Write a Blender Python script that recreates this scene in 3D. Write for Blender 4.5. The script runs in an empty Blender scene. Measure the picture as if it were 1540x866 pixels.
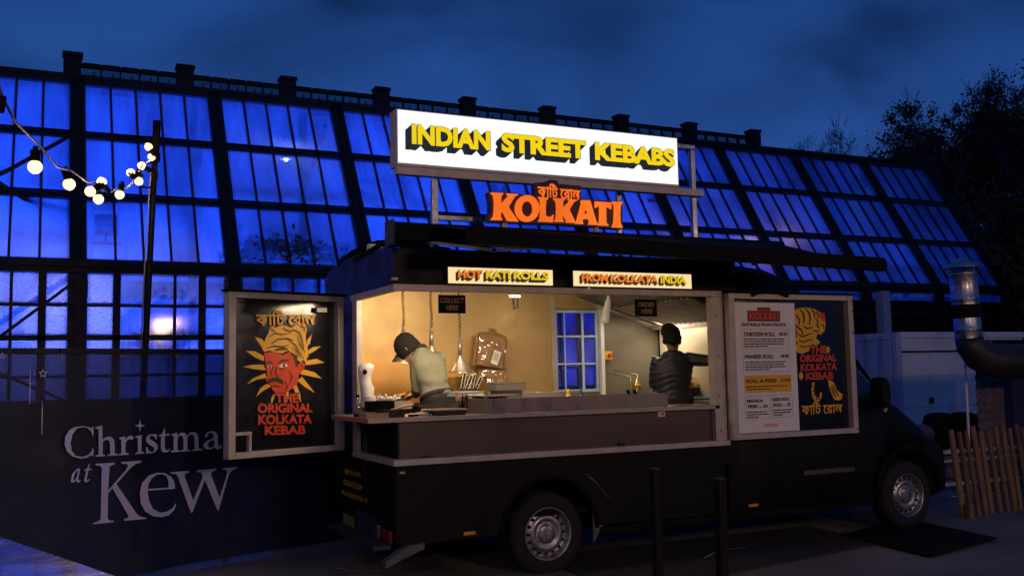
import bpy, bmesh, math, random
from mathutils import Vector, Matrix, noise
random.seed(7)
SC = bpy.context.scene
COL = SC.collection
pi = math.pi
V = Vector

# ------------------------------------------------------------------ camera
cam_d = bpy.data.cameras.new("camera")
cam = bpy.data.objects.new("camera", cam_d); COL.objects.link(cam); SC.camera = cam
cam_d.sensor_width = 36.0
cam_d.lens = 36.0 * 1460.0 / 1540.0
cam_d.clip_start = 0.05; cam_d.clip_end = 1500
Rm = Matrix(((0.9006, -0.0193, -0.4342), (-0.4343, -0.0855, -0.8967), (-0.0198, 0.9962, -0.0854)))
cx_ = V((Rm[0][0], Rm[1][0], Rm[2][0])).normalized()
cy_ = V((Rm[0][1], Rm[1][1], Rm[2][1])); cy_ = (cy_ - cx_ * cy_.dot(cx_)).normalized()
cz_ = cx_.cross(cy_)
cam.matrix_world = Matrix(((cx_.x, cy_.x, cz_.x, 0), (cx_.y, cy_.y, cz_.y, 0), (cx_.z, cy_.z, cz_.z, 1.6), (0, 0, 0, 1)))

# ------------------------------------------------------------------ render / exposure
SC.view_settings.view_transform = 'Standard'
SC.view_settings.look = 'None'
SC.view_settings.exposure = 0.0
SC.view_settings.gamma = 1.0
SC.cycles.use_denoising = True
SC.cycles.max_bounces = 8
SC.cycles.transparent_max_bounces = 16
SC.cycles.sample_clamp_indirect = 3.0
SC.cycles.caustics_reflective = False
SC.cycles.caustics_refractive = False

# ------------------------------------------------------------------ dusk sky
W = bpy.data.worlds.new("World"); SC.world = W; W.use_nodes = True
nt = W.node_tree; nt.nodes.clear()
N = nt.nodes.new; Lk = nt.links.new
out = N('ShaderNodeOutputWorld'); bg = N('ShaderNodeBackground')
tc = N('ShaderNodeTexCoord'); sep = N('ShaderNodeSeparateXYZ'); Lk(tc.outputs['Generated'], sep.inputs[0])
ramp = N('ShaderNodeValToRGB'); Lk(sep.outputs['Z'], ramp.inputs[0])
e = ramp.color_ramp.elements
e[0].position = 0.0; e[0].color = (0.0135, 0.050, 0.180, 1)
e[1].position = 0.55; e[1].color = (0.0075, 0.046, 0.20, 1)
m1 = e.new(0.2); m1.color = (0.0145, 0.054, 0.215, 1)
# stretch clouds towards the horizon: direction / (z + c)
addz = N('ShaderNodeMath'); addz.operation = 'ADD'; addz.inputs[1].default_value = 0.22; Lk(sep.outputs['Z'], addz.inputs[0])
dv = N('ShaderNodeVectorMath'); dv.operation = 'DIVIDE'; Lk(tc.outputs['Generated'], dv.inputs[0])
cmb = N('ShaderNodeCombineXYZ'); [Lk(addz.outputs[0], cmb.inputs[i]) for i in range(3)]; Lk(cmb.outputs[0], dv.inputs[1])
nz = N('ShaderNodeTexNoise'); nz.inputs['Scale'].default_value = 2.1; nz.inputs['Detail'].default_value = 5; nz.inputs['Roughness'].default_value = 0.42
nz.inputs['Distortion'].default_value = 0.5
Lk(dv.outputs[0], nz.inputs['Vector'])
mr = N('ShaderNodeMapRange'); mr.inputs['From Min'].default_value = 0.33; mr.inputs['From Max'].default_value = 0.68
mr.inputs['To Min'].default_value = 0.42; mr.inputs['To Max'].default_value = 1.28; Lk(nz.outputs['Fac'], mr.inputs['Value'])
ml = N('ShaderNodeVectorMath'); ml.operation = 'SCALE'; Lk(ramp.outputs[0], ml.inputs[0]); Lk(mr.outputs[0], ml.inputs['Scale'])
Lk(ml.outputs[0], bg.inputs['Color']); bg.inputs['Strength'].default_value = 1.0
Lk(bg.outputs[0], out.inputs[0])

# ------------------------------------------------------------------ lamps
def lamp(name, kind, loc, energy, color, size=0.1, to=None, sizey=None, spot=None, blend=0.6):
    d = bpy.data.lights.new(name, kind); d.energy = energy; d.color = color
    if kind == 'AREA':
        d.shape = 'RECTANGLE' if sizey else 'SQUARE'; d.size = size
        if sizey: d.size_y = sizey
    else: d.shadow_soft_size = size
    if kind == 'SPOT': d.spot_size = math.radians(spot or 80); d.spot_blend = blend
    o = bpy.data.objects.new(name, d); COL.objects.link(o); o.location = loc
    if to is not None:
        o.rotation_euler = (V(to) - V(loc)).to_track_quat('-Z', 'Y').to_euler()
    return o
BL = (0.018, 0.085, 1.0)
# blue floodlights that stand inside the glasshouse: most of them wash the added backdrop sheet at its back, some point up at the misted roof
for (x, e_, u_) in ((-2.0,480,.9),(1.6,660,1.0),(5.6,560,1.0),(9.8,370,.9),(14.0,190,.8),(18.2,105,.7),(22.0,65,.6)):
    lamp("blue_floodlight", 'AREA', (x, 19.4, 0.5), e_, BL, 1.0, (x+.3, 23.6, 4.6))
    lamp("blue_uplight", 'AREA', (x+1.4, 20.6, 0.5), e_*.30*u_, BL, 1.0, (x+1.6, 20.2, 9))
lamp("violet_floodlight", 'SPOT', (-0.7, 22.6, 0.95), 950, (.40,.40,1.0), .1, (-.7, 18.0, 2.6), spot=50, blend=1.0)
lamp("violet_floodlight", 'SPOT', (1.7, 22.6, 0.95), 800, (.36,.38,1.0), .1, (1.6, 18.0, 2.5), spot=50, blend=1.0)

# ------------------------------------------------------------------ mesh helpers
class MB:
    def __init__(s): s.v = []; s.f = []; s.sm = []
    def add(s, vs, fs, smooth=False):
        b = len(s.v); s.v += [tuple(p) for p in vs]; s.f += [tuple(i + b for i in f) for f in fs]; s.sm += [smooth] * len(fs); return s
    def box(s, x0, x1, y0, y1, z0, z1):
        return s.add([(x0,y0,z0),(x1,y0,z0),(x1,y1,z0),(x0,y1,z0),(x0,y0,z1),(x1,y0,z1),(x1,y1,z1),(x0,y1,z1)],
                     [(0,3,2,1),(4,5,6,7),(0,1,5,4),(1,2,6,5),(2,3,7,6),(3,0,4,7)])
    def obox(s, c, a, b, d):
        c, a, b, d = V(c), V(a), V(b), V(d); P = []
        for k in (-1, 1):
            for i, j in ((-1,-1),(1,-1),(1,1),(-1,1)): P.append(c + a*i + b*j + d*k)
        return s.add(P, [(0,3,2,1),(4,5,6,7),(0,1,5,4),(1,2,6,5),(2,3,7,6),(3,0,4,7)])
    def bar(s, p, q, w, h, up=(0,0,1)):
        p, q = V(p), V(q); t = (q - p); L = t.length; t.normalize(); u = V(up)
        if abs(t.dot(u)) > 0.98: u = V((0,1,0))
        sd = t.cross(u).normalized(); u = sd.cross(t)
        return s.obox((p+q)/2, t*(L/2), sd*(w/2), u*(h/2))
    def ring(s, c, t, r, n, r2=None, ref=None):
        t = V(t).normalized(); ref = V(ref) if ref else (V((0,0,1)) if abs(t.z) < 0.9 else V((1,0,0)))
        a = t.cross(ref).normalized(); b = t.cross(a); r2 = r2 or r
        return [V(c) + a*(r*math.cos(2*pi*i/n)) + b*(r2*math.sin(2*pi*i/n)) for i in range(n)]
    def rings(s, R, cap=True, smooth=True, closed=False):
        n = len(R[0]); b = len(s.v)
        for r in R: s.v += [tuple(p) for p in r]
        m = len(R)
        for j in range(m if closed else m-1):
            j2 = (j+1) % m
            for i in range(n):
                s.f.append((b+j*n+i, b+j*n+(i+1)%n, b+j2*n+(i+1)%n, b+j2*n+i)); s.sm.append(smooth)
        if cap and not closed:
            s.f.append(tuple(b+i for i in range(n))[::-1]); s.sm.append(False)
            s.f.append(tuple(b+(m-1)*n+i for i in range(n))); s.sm.append(False)
        return s
    def cyl(s, p, q, r0, r1=None, n=16, cap=True, smooth=True):
        r1 = r0 if r1 is None else r1; t = V(q)-V(p)
        return s.rings([s.ring(p,t,r0,n), s.ring(q,t,r1,n)], cap, smooth)
    def tube(s, pts, r, n=8, cap=True):
        pts = [V(p) for p in pts]; m = len(pts); R = []
        t0 = (pts[1]-pts[0]).normalized(); ref = V((0,0,1)) if abs(t0.z) < 0.9 else V((1,0,0))
        a = t0.cross(ref).normalized()
        for i in range(m):
            t = (pts[min(i+1,m-1)] - pts[max(i-1,0)]).normalized()
            a = (a - t*a.dot(t)).normalized(); b = t.cross(a); rr = r[i] if isinstance(r,(list,tuple)) else r
            R.append([pts[i] + a*(rr*math.cos(2*pi*k/n)) + b*(rr*math.sin(2*pi*k/n)) for k in range(n)])
        return s.rings(R, cap)
    def lathe(s, prof, c, n=24, axis=(0,0,1), cap=False):
        ax = V(axis).normalized(); return s.rings([s.ring(V(c)+ax*z, ax, max(r,1e-4), n) for r, z in prof], cap)
    def prism(s, poly, fn, d0, d1):
        n = len(poly); A = [fn(x,y,d0) for x,y in poly]; B = [fn(x,y,d1) for x,y in poly]
        s.add(A+B, [tuple(range(n))[::-1], tuple(range(n,2*n))] + [(i,(i+1)%n,n+(i+1)%n,n+i) for i in range(n)]); return s
    def sphere(s, c, r, n=12, m=8, sc=(1,1,1)):
        R = []
        for j in range(m+1):
            a = pi*j/m; rr = max(math.sin(a), 1e-3)
            R.append([V(c)+V((r*sc[0]*rr*math.cos(2*pi*i/n), r*sc[1]*rr*math.sin(2*pi*i/n), -r*sc[2]*math.cos(a))) for i in range(n)])
        return s.rings(R, True)
    def mesh(s, name):
        me = bpy.data.meshes.new(name); me.from_pydata(s.v, [], s.f)
        me.polygons.foreach_set('use_smooth', s.sm); me.update(); return me

ORG = {}
def props(o, label=None, cat=None, group=None, kind=None):
    if label: o['label'] = label
    if cat: o['category'] = cat
    if group: o['group'] = group
    if kind: o['kind'] = kind
    return o
def thing(name, label, cat, loc=(0,0,0), group=None):
    o = bpy.data.objects.new(name, None); COL.objects.link(o); o.location = loc; ORG[o.name] = V(loc); o.empty_display_size = 0.2
    return props(o, label, cat, group)
def link(me, name, mat=None, parent=None, loc=None, rot=None, scale=None, bevel=0, fix=True, **p):
    o = bpy.data.objects.new(name, me); COL.objects.link(o)
    if mat is not None and not me.materials: me.materials.append(mat)
    base = V((0,0,0))
    if parent is not None:
        o.parent = parent; base = ORG.get(parent.name, V((0,0,0)))
    o.location = (V(loc) if loc is not None else V((0,0,0))) - base
    if loc is not None or parent is None: ORG[o.name] = V(loc) if loc is not None else V((0,0,0))
    if rot is not None: o.rotation_euler = rot
    if scale is not None: o.scale = scale
    if bevel:
        m = o.modifiers.new('bevel', 'BEVEL'); m.width = bevel; m.segments = 2; m.limit_method = 'ANGLE'; m.angle_limit = 0.7
    return props(o, **p)
def obj(name, mb, mat, parent=None, **k):
    me = mb.mesh(name)
    bm = bmesh.new(); bm.from_mesh(me); bmesh.ops.recalc_face_normals(bm, faces=bm.faces); bm.to_mesh(me); bm.free()
    return link(me, name, mat, parent, **k)
def evaluated(o):
    dg = bpy.context.evaluated_depsgraph_get(); dg.update()
    return bpy.data.meshes.new_from_object(o.evaluated_get(dg))
def boolean(me, cutters):
    o = bpy.data.objects.new('tmp', me); COL.objects.link(o); tmp = [o]
    for c in cutters:
        k = bpy.data.objects.new('tmpc', c); COL.objects.link(k); tmp.append(k)
        m = o.modifiers.new('b', 'BOOLEAN'); m.object = k; m.operation = 'DIFFERENCE'; m.solver = 'EXACT'
    r = evaluated(o)
    for t in tmp: bpy.data.objects.remove(t)
    return r
def remesh(me, vox, smooth=6, disp=None):
    o = bpy.data.objects.new('tmp', me); COL.objects.link(o)
    m = o.modifiers.new('r', 'REMESH'); m.mode = 'VOXEL'; m.voxel_size = vox; m.use_smooth_shade = True
    if smooth:
        m = o.modifiers.new('s', 'SMOOTH'); m.factor = 0.5; m.iterations = smooth
    r = evaluated(o); bpy.data.objects.remove(o)
    if disp:
        for v_ in r.vertices: v_.co += v_.normal * disp(v_.co)
    r.update(); return r

# curves / lettering -> meshes
def poly_mesh(polys, ext=0.0):
    """2D outlines (even-odd holes) -> filled mesh in XY"""
    cu = bpy.data.curves.new('c', 'CURVE'); cu.dimensions = '2D'; cu.fill_mode = 'BOTH'; cu.extrude = ext
    for p in polys:
        sp = cu.splines.new('POLY'); sp.points.add(len(p)-1)
        for i, q in enumerate(p): sp.points[i].co = (q[0], q[1], 0, 1)
        sp.use_cyclic_u = True
    o = bpy.data.objects.new('c', cu); COL.objects.link(o); me = evaluated(o); bpy.data.objects.remove(o); bpy.data.curves.remove(cu)
    return [tuple(v_.co) for v_ in me.vertices], [tuple(p.vertices) for p in me.polygons]
def text_mesh(s, bold=0.02, shear=0.0, spacing=1.0, res=3):
    cu = bpy.data.curves.new('t', 'FONT'); cu.body = s; cu.offset = bold; cu.shear = shear; cu.resolution_u = res; cu.space_character = spacing
    o = bpy.data.objects.new('t', cu); COL.objects.link(o); me = evaluated(o); bpy.data.objects.remove(o)
    vs = [(v_.co.x, v_.co.y) for v_ in me.vertices]; fs = [tuple(p.vertices) for p in me.polygons]
    if not vs: return [], []
    x0, x1 = min(v_[0] for v_ in vs), max(v_[0] for v_ in vs); y0, y1 = min(v_[1] for v_ in vs), max(v_[1] for v_ in vs)
    return [((x-x0)/(x1-x0), (y-y0)/(y1-y0)) for x, y in vs], fs
def quad_map(q):
    """q = TL, BL, TR, BR in plane coordinates"""
    tl, bl, tr, br = [V((a[0], a[1])) for a in q]
    def f(x, y):
        a = bl.lerp(tl, y); b = br.lerp(tr, y); return a.lerp(b, x)
    return f
def rect(x0, z0, x1, z1): return [(x0,z1),(x0,z0),(x1,z1),(x1,z0)]
def put_text(mb, fn, s, q, off, bold=0.02, shear=0.0, spacing=1.0, res=3, shift=(0,0)):
    vs, fs = text_mesh(s, bold, shear, spacing, res); f = quad_map(q)
    mb.add([fn(*(f(x, y) + V(shift)), off) for x, y in vs], fs)
def put_poly(mb, fn, polys, off):
    vs, fs = poly_mesh(polys); mb.add([fn(x, y, off) for x, y, _ in vs], fs)
def put_bengali(mb, fn, q, off, fat=.022):
    vs, fs = text_mesh(BEN, 0.0); f = quad_map(q)
    for i in range(8):
        dx, dy = fat*.25*math.cos(pi*i/4), fat*math.sin(pi*i/4)
        mb.add([fn(*f(x+dx, y+dy), off+.00012*i) for x, y in vs], fs)
def split(mb, name, m, par, **k):
    """every connected outline becomes a part of its own"""
    par_ = list(range(len(mb.v)))
    def root(a):
        while par_[a] != a: par_[a] = par_[par_[a]]; a = par_[a]
        return a
    for f in mb.f:
        for b in f[1:]: par_[root(b)] = root(f[0])
    G = {}
    for f in mb.f: G.setdefault(root(f[0]), []).append(f)
    r = []
    for fs in G.values():
        idx = sorted({i for f in fs for i in f}); mp = {a: i for i, a in enumerate(idx)}
        o = MB(); o.add([mb.v[a] for a in idx], [tuple(mp[i] for i in f) for f in fs]); r.append(obj(name, o, m, par, **k))
    return r
BEN = "\u0995\u09be\u09bf\u099f \u09c7\u09b0\u09be\u09b2"     # glyphs in the order they are drawn

# ------------------------------------------------------------------ materials
def srgb(r, g, b):
    return tuple(((c/255)/12.92 if c/255 <= 0.04045 else ((c/255+0.055)/1.055)**2.4) for c in (r, g, b))
def mat(name, col, rough=0.5, metal=0.0, var=0.15, scale=6.0, bump=0.0, bscale=None, spec=0.5, coat=0.0, stretch=(1,1,1), rvar=0.1, detail=6, trans=0, obj_rand=0.0, bdist=0.01):
    m = bpy.data.materials.new(name); m.use_nodes = True; t = m.node_tree; b = t.nodes['Principled BSDF']
    n = t.nodes.new; l = t.links.new
    tc = n('ShaderNodeTexCoord'); mp = n('ShaderNodeMapping'); mp.inputs['Scale'].default_value = stretch; l(tc.outputs['Object'], mp.inputs[0])
    nz = n('ShaderNodeTexNoise'); nz.inputs['Scale'].default_value = scale; nz.inputs['Detail'].default_value = detail; l(mp.outputs[0], nz.inputs['Vector'])
    mr = n('ShaderNodeMapRange'); mr.inputs['From Min'].default_value = 0.3; mr.inputs['From Max'].default_value = 0.7
    mr.inputs['To Min'].default_value = 1-var; mr.inputs['To Max'].default_value = 1+var; l(nz.outputs['Fac'], mr.inputs[0])
    vm = n('ShaderNodeVectorMath'); vm.operation = 'SCALE'; vm.inputs[0].default_value = col[:3]
    if obj_rand:
        oi = n('ShaderNodeObjectInfo'); r2 = n('ShaderNodeMapRange'); r2.inputs['To Min'].default_value = 1-obj_rand; r2.inputs['To Max'].default_value = 1+obj_rand; l(oi.outputs['Random'], r2.inputs[0])
        mm = n('ShaderNodeMath'); mm.operation = 'MULTIPLY'; l(mr.outputs[0], mm.inputs[0]); l(r2.outputs[0], mm.inputs[1]); l(mm.outputs[0], vm.inputs['Scale'])
    else: l(mr.outputs[0], vm.inputs['Scale'])
    l(vm.outputs[0], b.inputs['Base Color'])
    r3 = n('ShaderNodeMapRange'); r3.inputs['From Min'].default_value = 0.3; r3.inputs['From Max'].default_value = 0.7
    r3.inputs['To Min'].default_value = max(0.02, rough-rvar); r3.inputs['To Max'].default_value = min(1, rough+rvar)
    nz2 = n('ShaderNodeTexNoise'); nz2.inputs['Scale'].default_value = scale*2.3; nz2.inputs['Detail'].default_value = 4; l(mp.outputs[0], nz2.inputs['Vector'])
    l(nz2.outputs['Fac'], r3.inputs[0]); l(r3.outputs[0], b.inputs['Roughness'])
    b.inputs['Metallic'].default_value = metal; b.inputs['Specular IOR Level'].default_value = spec; b.inputs['Coat Weight'].default_value = coat
    b.inputs['Transmission Weight'].default_value = trans
    if bump:
        bn = n('ShaderNodeTexNoise'); bn.inputs['Scale'].default_value = bscale or scale*6; bn.inputs['Detail'].default_value = 5; l(mp.outputs[0], bn.inputs['Vector'])
        bp = n('ShaderNodeBump'); bp.inputs['Strength'].default_value = bump; bp.inputs['Distance'].default_value = bdist; l(bn.outputs['Fac'], bp.inputs['Height']); l(bp.outputs[0], b.inputs['Normal'])
    return m
def emit(name, col, st=1.0, sample=True, var=0.04, scale=2.0):
    m = bpy.data.materials.new(name); m.use_nodes = True; t = m.node_tree; b = t.nodes['Principled BSDF']; n = t.nodes.new; l = t.links.new
    tc = n('ShaderNodeTexCoord'); nz = n('ShaderNodeTexNoise'); nz.inputs['Scale'].default_value = scale; l(tc.outputs['Object'], nz.inputs['Vector'])
    mr = n('ShaderNodeMapRange'); mr.inputs['From Min'].default_value = .3; mr.inputs['From Max'].default_value = .7
    mr.inputs['To Min'].default_value = st*(1-var); mr.inputs['To Max'].default_value = st*(1+var); l(nz.outputs['Fac'], mr.inputs[0])
    b.inputs['Base Color'].default_value = (0.05*col[0], 0.05*col[1], 0.05*col[2], 1); b.inputs['Roughness'].default_value = 0.3
    b.inputs['Emission Color'].default_value = (*col, 1); l(mr.outputs[0], b.inputs['Emission Strength'])
    if not sample: m.cycles.emission_sampling = 'NONE'
    return m
def glass(name, tint, transp=0.6, transl=(0.8,0.8,0.8), gloss=0.08, rough=0.05, bump=0.0, bscale=40, dirt=0.0, dscale=1.5, drips=False):
    """pane: partly clear, partly misted (translucent), a little mirror"""
    m = bpy.data.materials.new(name); m.use_nodes = True; t = m.node_tree; t.nodes.clear(); n = t.nodes.new; l = t.links.new
    o = n('ShaderNodeOutputMaterial'); tr = n('ShaderNodeBsdfTransparent'); tr.inputs[0].default_value = (*tint, 1)
    tl = n('ShaderNodeBsdfTranslucent'); tl.inputs[0].default_value = (*transl, 1)
    gl = n('ShaderNodeBsdfGlossy'); gl.inputs['Roughness'].default_value = rough
    tc = n('ShaderNodeTexCoord'); nz = n('ShaderNodeTexNoise'); nz.inputs['Scale'].default_value = dscale; nz.inputs['Detail'].default_value = 6
    oi = n('ShaderNodeObjectInfo'); ad = n('ShaderNodeVectorMath'); ad.operation = 'ADD'; l(tc.outputs['Object'], ad.inputs[0]); l(oi.outputs['Location'], ad.inputs[1]); l(ad.outputs[0], nz.inputs['Vector'])
    mr = n('ShaderNodeMapRange'); mr.inputs['From Min'].default_value = .32; mr.inputs['From Max'].default_value = .68
    mr.inputs['To Min'].default_value = (1-transp)*(1-dirt); mr.inputs['To Max'].default_value = min(1, (1-transp)*(1+dirt)); l(nz.outputs['Fac'], mr.inputs[0])
    mx = n('ShaderNodeMixShader'); l(mr.outputs[0], mx.inputs[0]); l(tr.outputs[0], mx.inputs[1]); l(tl.outputs[0], mx.inputs[2])
    m2 = n('ShaderNodeMixShader'); m2.inputs[0].default_value = gloss; l(mx.outputs[0], m2.inputs[1]); l(gl.outputs[0], m2.inputs[2]); l(m2.outputs[0], o.inputs[0])
    if drips:   # algae and run marks: streaks down each pane, and panes that differ in how misted they are
        mp = n('ShaderNodeMapping'); mp.inputs['Scale'].default_value = (9, 9, .7); l(ad.outputs[0], mp.inputs[0])
        n2 = n('ShaderNodeTexNoise'); n2.inputs['Scale'].default_value = 1.6; n2.inputs['Detail'].default_value = 5; l(mp.outputs[0], n2.inputs['Vector'])
        r5 = n('ShaderNodeMapRange'); r5.inputs['From Min'].default_value = .3; r5.inputs['From Max'].default_value = .72; r5.inputs['To Min'].default_value = 1.0; r5.inputs['To Max'].default_value = .80; l(n2.outputs['Fac'], r5.inputs[0])
        r6 = n('ShaderNodeMapRange'); r6.inputs['To Min'].default_value = .70; r6.inputs['To Max'].default_value = 1.0; l(oi.outputs['Random'], r6.inputs[0])
        m5 = n('ShaderNodeMath'); m5.operation = 'MULTIPLY'; l(r5.outputs[0], m5.inputs[0]); l(r6.outputs[0], m5.inputs[1])
        v5 = n('ShaderNodeVectorMath'); v5.operation = 'SCALE'; v5.inputs[0].default_value = tint; l(m5.outputs[0], v5.inputs['Scale']); l(v5.outputs[0], tr.inputs[0])
    if bump:
        vo = n('ShaderNodeTexVoronoi'); vo.inputs['Scale'].default_value = bscale; l(ad.outputs[0], vo.inputs['Vector'])
        bp = n('ShaderNodeBump'); bp.inputs['Strength'].default_value = bump; bp.inputs['Distance'].default_value = .02; l(vo.outputs['Distance'], bp.inputs['Height']); l(bp.outputs[0], gl.inputs['Normal']); l(bp.outputs[0], tl.inputs['Normal'])
        # pressed pattern scatters: grains of the obscured glass let more or less light through
        r4 = n('ShaderNodeMapRange'); r4.inputs['From Min'].default_value = 0.1; r4.inputs['From Max'].default_value = .55; r4.inputs['To Min'].default_value = .55; r4.inputs['To Max'].default_value = 1.0
        l(vo.outputs['Distance'], r4.inputs[0]); vs = n('ShaderNodeVectorMath'); vs.operation = 'SCALE'; vs.inputs[0].default_value = transl; l(r4.outputs[0], vs.inputs['Scale']); l(vs.outputs[0], tl.inputs[0])
    return m
M = {}
M['black_paint'] = mat('black_paint', (0.005,0.0045,0.005), 0.5, 0, .3, 3, bump=.05, bscale=60, spec=.16)
M['black_matt'] = mat('black_matt', (0.0055,0.005,0.0052), 0.8, 0, .3, 6, bump=.1, spec=.12)
M['dark_frame'] = mat('dark_frame', (0.012,0.013,0.016), 0.6, 0.2, .4, 3, bump=.2, bscale=30)
M['steel'] = mat('brushed_steel', (0.36,0.31,0.29), 0.38, .6, .12, 14, bump=.08, bscale=30, stretch=(.3,1,4))
M['alu'] = mat('aluminium_trim', (0.44,0.39,0.36), 0.5, .2, .14, 9, bump=.08, bscale=50)
M['counter_panel'] = mat('brown_grey_steel_panel', (0.085,0.060,0.052), 0.40, .4, .07, 2, bump=.03, bscale=30, stretch=(.3,1,1))
M['brass_wall'] = mat('golden_mottled_wall', (0.54,0.375,0.175), 0.42, .45, .09, 3.4, bump=.3, bscale=7, rvar=.06, bdist=.015)
M['grey_wall'] = mat('grey_steel_lining', (0.17,0.155,0.125), 0.45, .15, .12, 3, bump=.1, bscale=8)
M['cream_wall'] = mat('cream_lining', (0.62,0.54,0.42), 0.4, .2, .06, 3, bump=.05)
M['white_paint'] = mat('white_paint', (0.72,0.72,0.72), 0.45, 0, .08, 5, bump=.05)
M['rubber'] = mat('tyre_rubber', (0.008,0.0075,0.008), 0.85, 0, .2, 12, bump=.2)
M['rim'] = mat('silver_wheel_paint', (0.32,0.31,0.33), 0.36, .85, .3, 9, bump=.1)
M['dark_glass'] = mat('dark_window_glass', (0.006,0.007,0.01), 0.06, 0, .1, 3, spec=.8, rvar=.03)
M['poster_black'] = mat('glossy_black_panel', (0.010,0.010,0.014), 0.16, 0, .2, 3, bump=.12, bscale=3, spec=.6, rvar=.05, bdist=.02)
M['gold_print'] = mat('gold_print', srgb(232,170,30), 0.5, 0, .06, 8)
M['red_print'] = mat('red_print', srgb(214,62,24), 0.5, 0, .06, 8)
M['black_print'] = mat('black_print', (0.012,0.012,0.014), 0.5, 0, .1, 8)
M['white_print'] = mat('white_print', (0.75,0.73,0.72), 0.5, 0, .05, 8)
M['banner'] = mat('navy_banner_cloth', (0.006,0.010,0.034), 0.55, 0, .35, 2.2, bump=.35, bscale=3.5, bdist=.03)
M['banner_print'] = mat('pale_lilac_print', (0.56,0.56,0.88), 0.6, 0, .06, 4)
M['wood'] = mat('weathered_chestnut', (0.17,0.10,0.052), 0.9, 0, .35, 5, bump=.5, bscale=20, stretch=(3,3,.5), obj_rand=.25)
M['paper'] = mat('brown_paper', (0.50,0.31,0.16), 0.75, 0, .1, 8, bump=.2)
M['knit'] = mat('black_knit', (0.008,0.007,0.007), 0.95, 0, .3, 40, bump=.6, bscale=90)
M['skin'] = mat('skin', (0.50,0.30,0.20), 0.5, 0, .06, 20, bump=.05)
M['skin_dark'] = mat('skin_deep', (0.20,0.11,0.07), 0.5, 0, .06, 20, bump=.05)
M['sage'] = mat('sage_grey_jersey', (0.185,0.19,0.14), 0.85, 0, .10, 10, bump=.25, bscale=26, bdist=.02)
M['black_cloth'] = mat('black_cloth', (0.016,0.014,0.016), 0.9, 0, .25, 12, bump=.3)
M['puffer'] = mat('navy_puffer_nylon', (0.022,0.021,0.036), 0.55, 0, .2, 14, bump=.35, bscale=22)
M['leaf_dark'] = mat('dusk_leaf', (0.060,0.046,0.026), 0.9, 0, .6, .35, spec=.05)
M['leaf_in'] = mat('glasshouse_leaf', (0.05,0.09,0.04), 0.6, 0, .4, 2)
M['bark'] = mat('tree_bark', (0.055,0.045,0.035), 0.9, 0, .3, 4, bump=.4)
M['yellow_plastic'] = mat('yellow_plastic', (0.75,0.45,0.03), 0.4)
M['green_plastic'] = mat('dark_green_plastic', (0.02,0.10,0.06), 0.4)
M['red_plastic'] = mat('red_plastic', (0.55,0.03,0.02), 0.4)
M['guard'] = mat('swirled_stainless', (0.24,0.195,0.18), 0.34, .6, .12, 4, bump=.35, bscale=5, stretch=(1,1,.35), bdist=.02)
M['tail_red'] = mat('dull_red_lens', (0.16,0.012,0.01), 0.25)
M['white_plastic'] = mat('white_plastic', (0.70,0.68,0.64), 0.4)
M['amber'] = mat('amber_reflector', (0.70,0.28,0.02), 0.3)
M['galv'] = mat('galvanised_steel', (0.42,0.42,0.46), 0.33, .95, .3, 6, bump=.15, bscale=10)
M['container'] = mat('pale_container_panel', (0.75,0.77,0.80), 0.55, 0, .12, 2, bump=.1)
M['container_door'] = mat('container_door_paint', (0.42,0.46,0.60), 0.45, 0, .12, 2, bump=.1)
M['sign_white'] = emit('lightbox_white', (0.93,0.96,1.0), 1.08, var=.02)
M['sign_warm'] = emit('lightbox_warm', (1.0,0.74,0.36), 1.0, var=.06, scale=4)
M['sign_yellow'] = emit('lit_yellow_vinyl', (0.95,0.68,0.0), 0.95, var=.03)
M['sign_orange'] = emit('lit_orange_letter', (1.0,0.165,0.008), 1.0, var=.14, scale=3)
M['sign_orange2'] = emit('lit_orange_vinyl', (0.95,0.22,0.02), 0.85, var=.05)
M['sign_yellow2'] = emit('lit_yellow_vinyl_warm', (0.90,0.62,0.01), 0.85, var=.05)
M['sign_shadow'] = emit('lit_dark_vinyl', (0.014,0.022,0.032), 0.6, var=.3, scale=20)
M['sign_shadow2'] = emit('lit_dark_vinyl_warm', (0.05,0.025,0.01), 0.6, var=.3, scale=20)
M['bulb'] = emit('festoon_bulb_glass', (1.0,0.64,0.33), 2.3, sample=False, var=0)
M['led'] = emit('led_strip', (1.0,0.80,0.52), 2.2, sample=False, var=0)
M['pane'] = glass('misted_glasshouse_pane', (0.80,0.84,0.9), .70, (0.75,0.78,0.85), .04, .08, dirt=.55, dscale=.8, drips=True)
M['pane_obscured'] = glass('obscured_glasshouse_pane', (0.7,0.75,0.85), .15, (0.9,0.9,0.95), .05, .2, bump=.8, bscale=22, dirt=.1)
M['pane_clear'] = glass('clear_lantern_pane', (0.55,0.58,0.62), .95, (0.4,0.45,0.6), .05, .05)
M['backdrop'] = mat('glow_backdrop', (0.50,0.53,0.62), 0.9, 0, .72, .42, detail=8)  # blotchy tone painted in for the cloudy look of the blue glow
M['plastic_wrap'] = glass('clear_plastic_wrap', (0.93,0.92,0.9), .93, (0.8,0.8,0.8), .22, .12, bump=.9, bscale=14)
M['sun_glass'] = glass('container_glass', (0.9,0.93,0.97), .95, (0.8,0.8,0.8), .10, .02)

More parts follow.
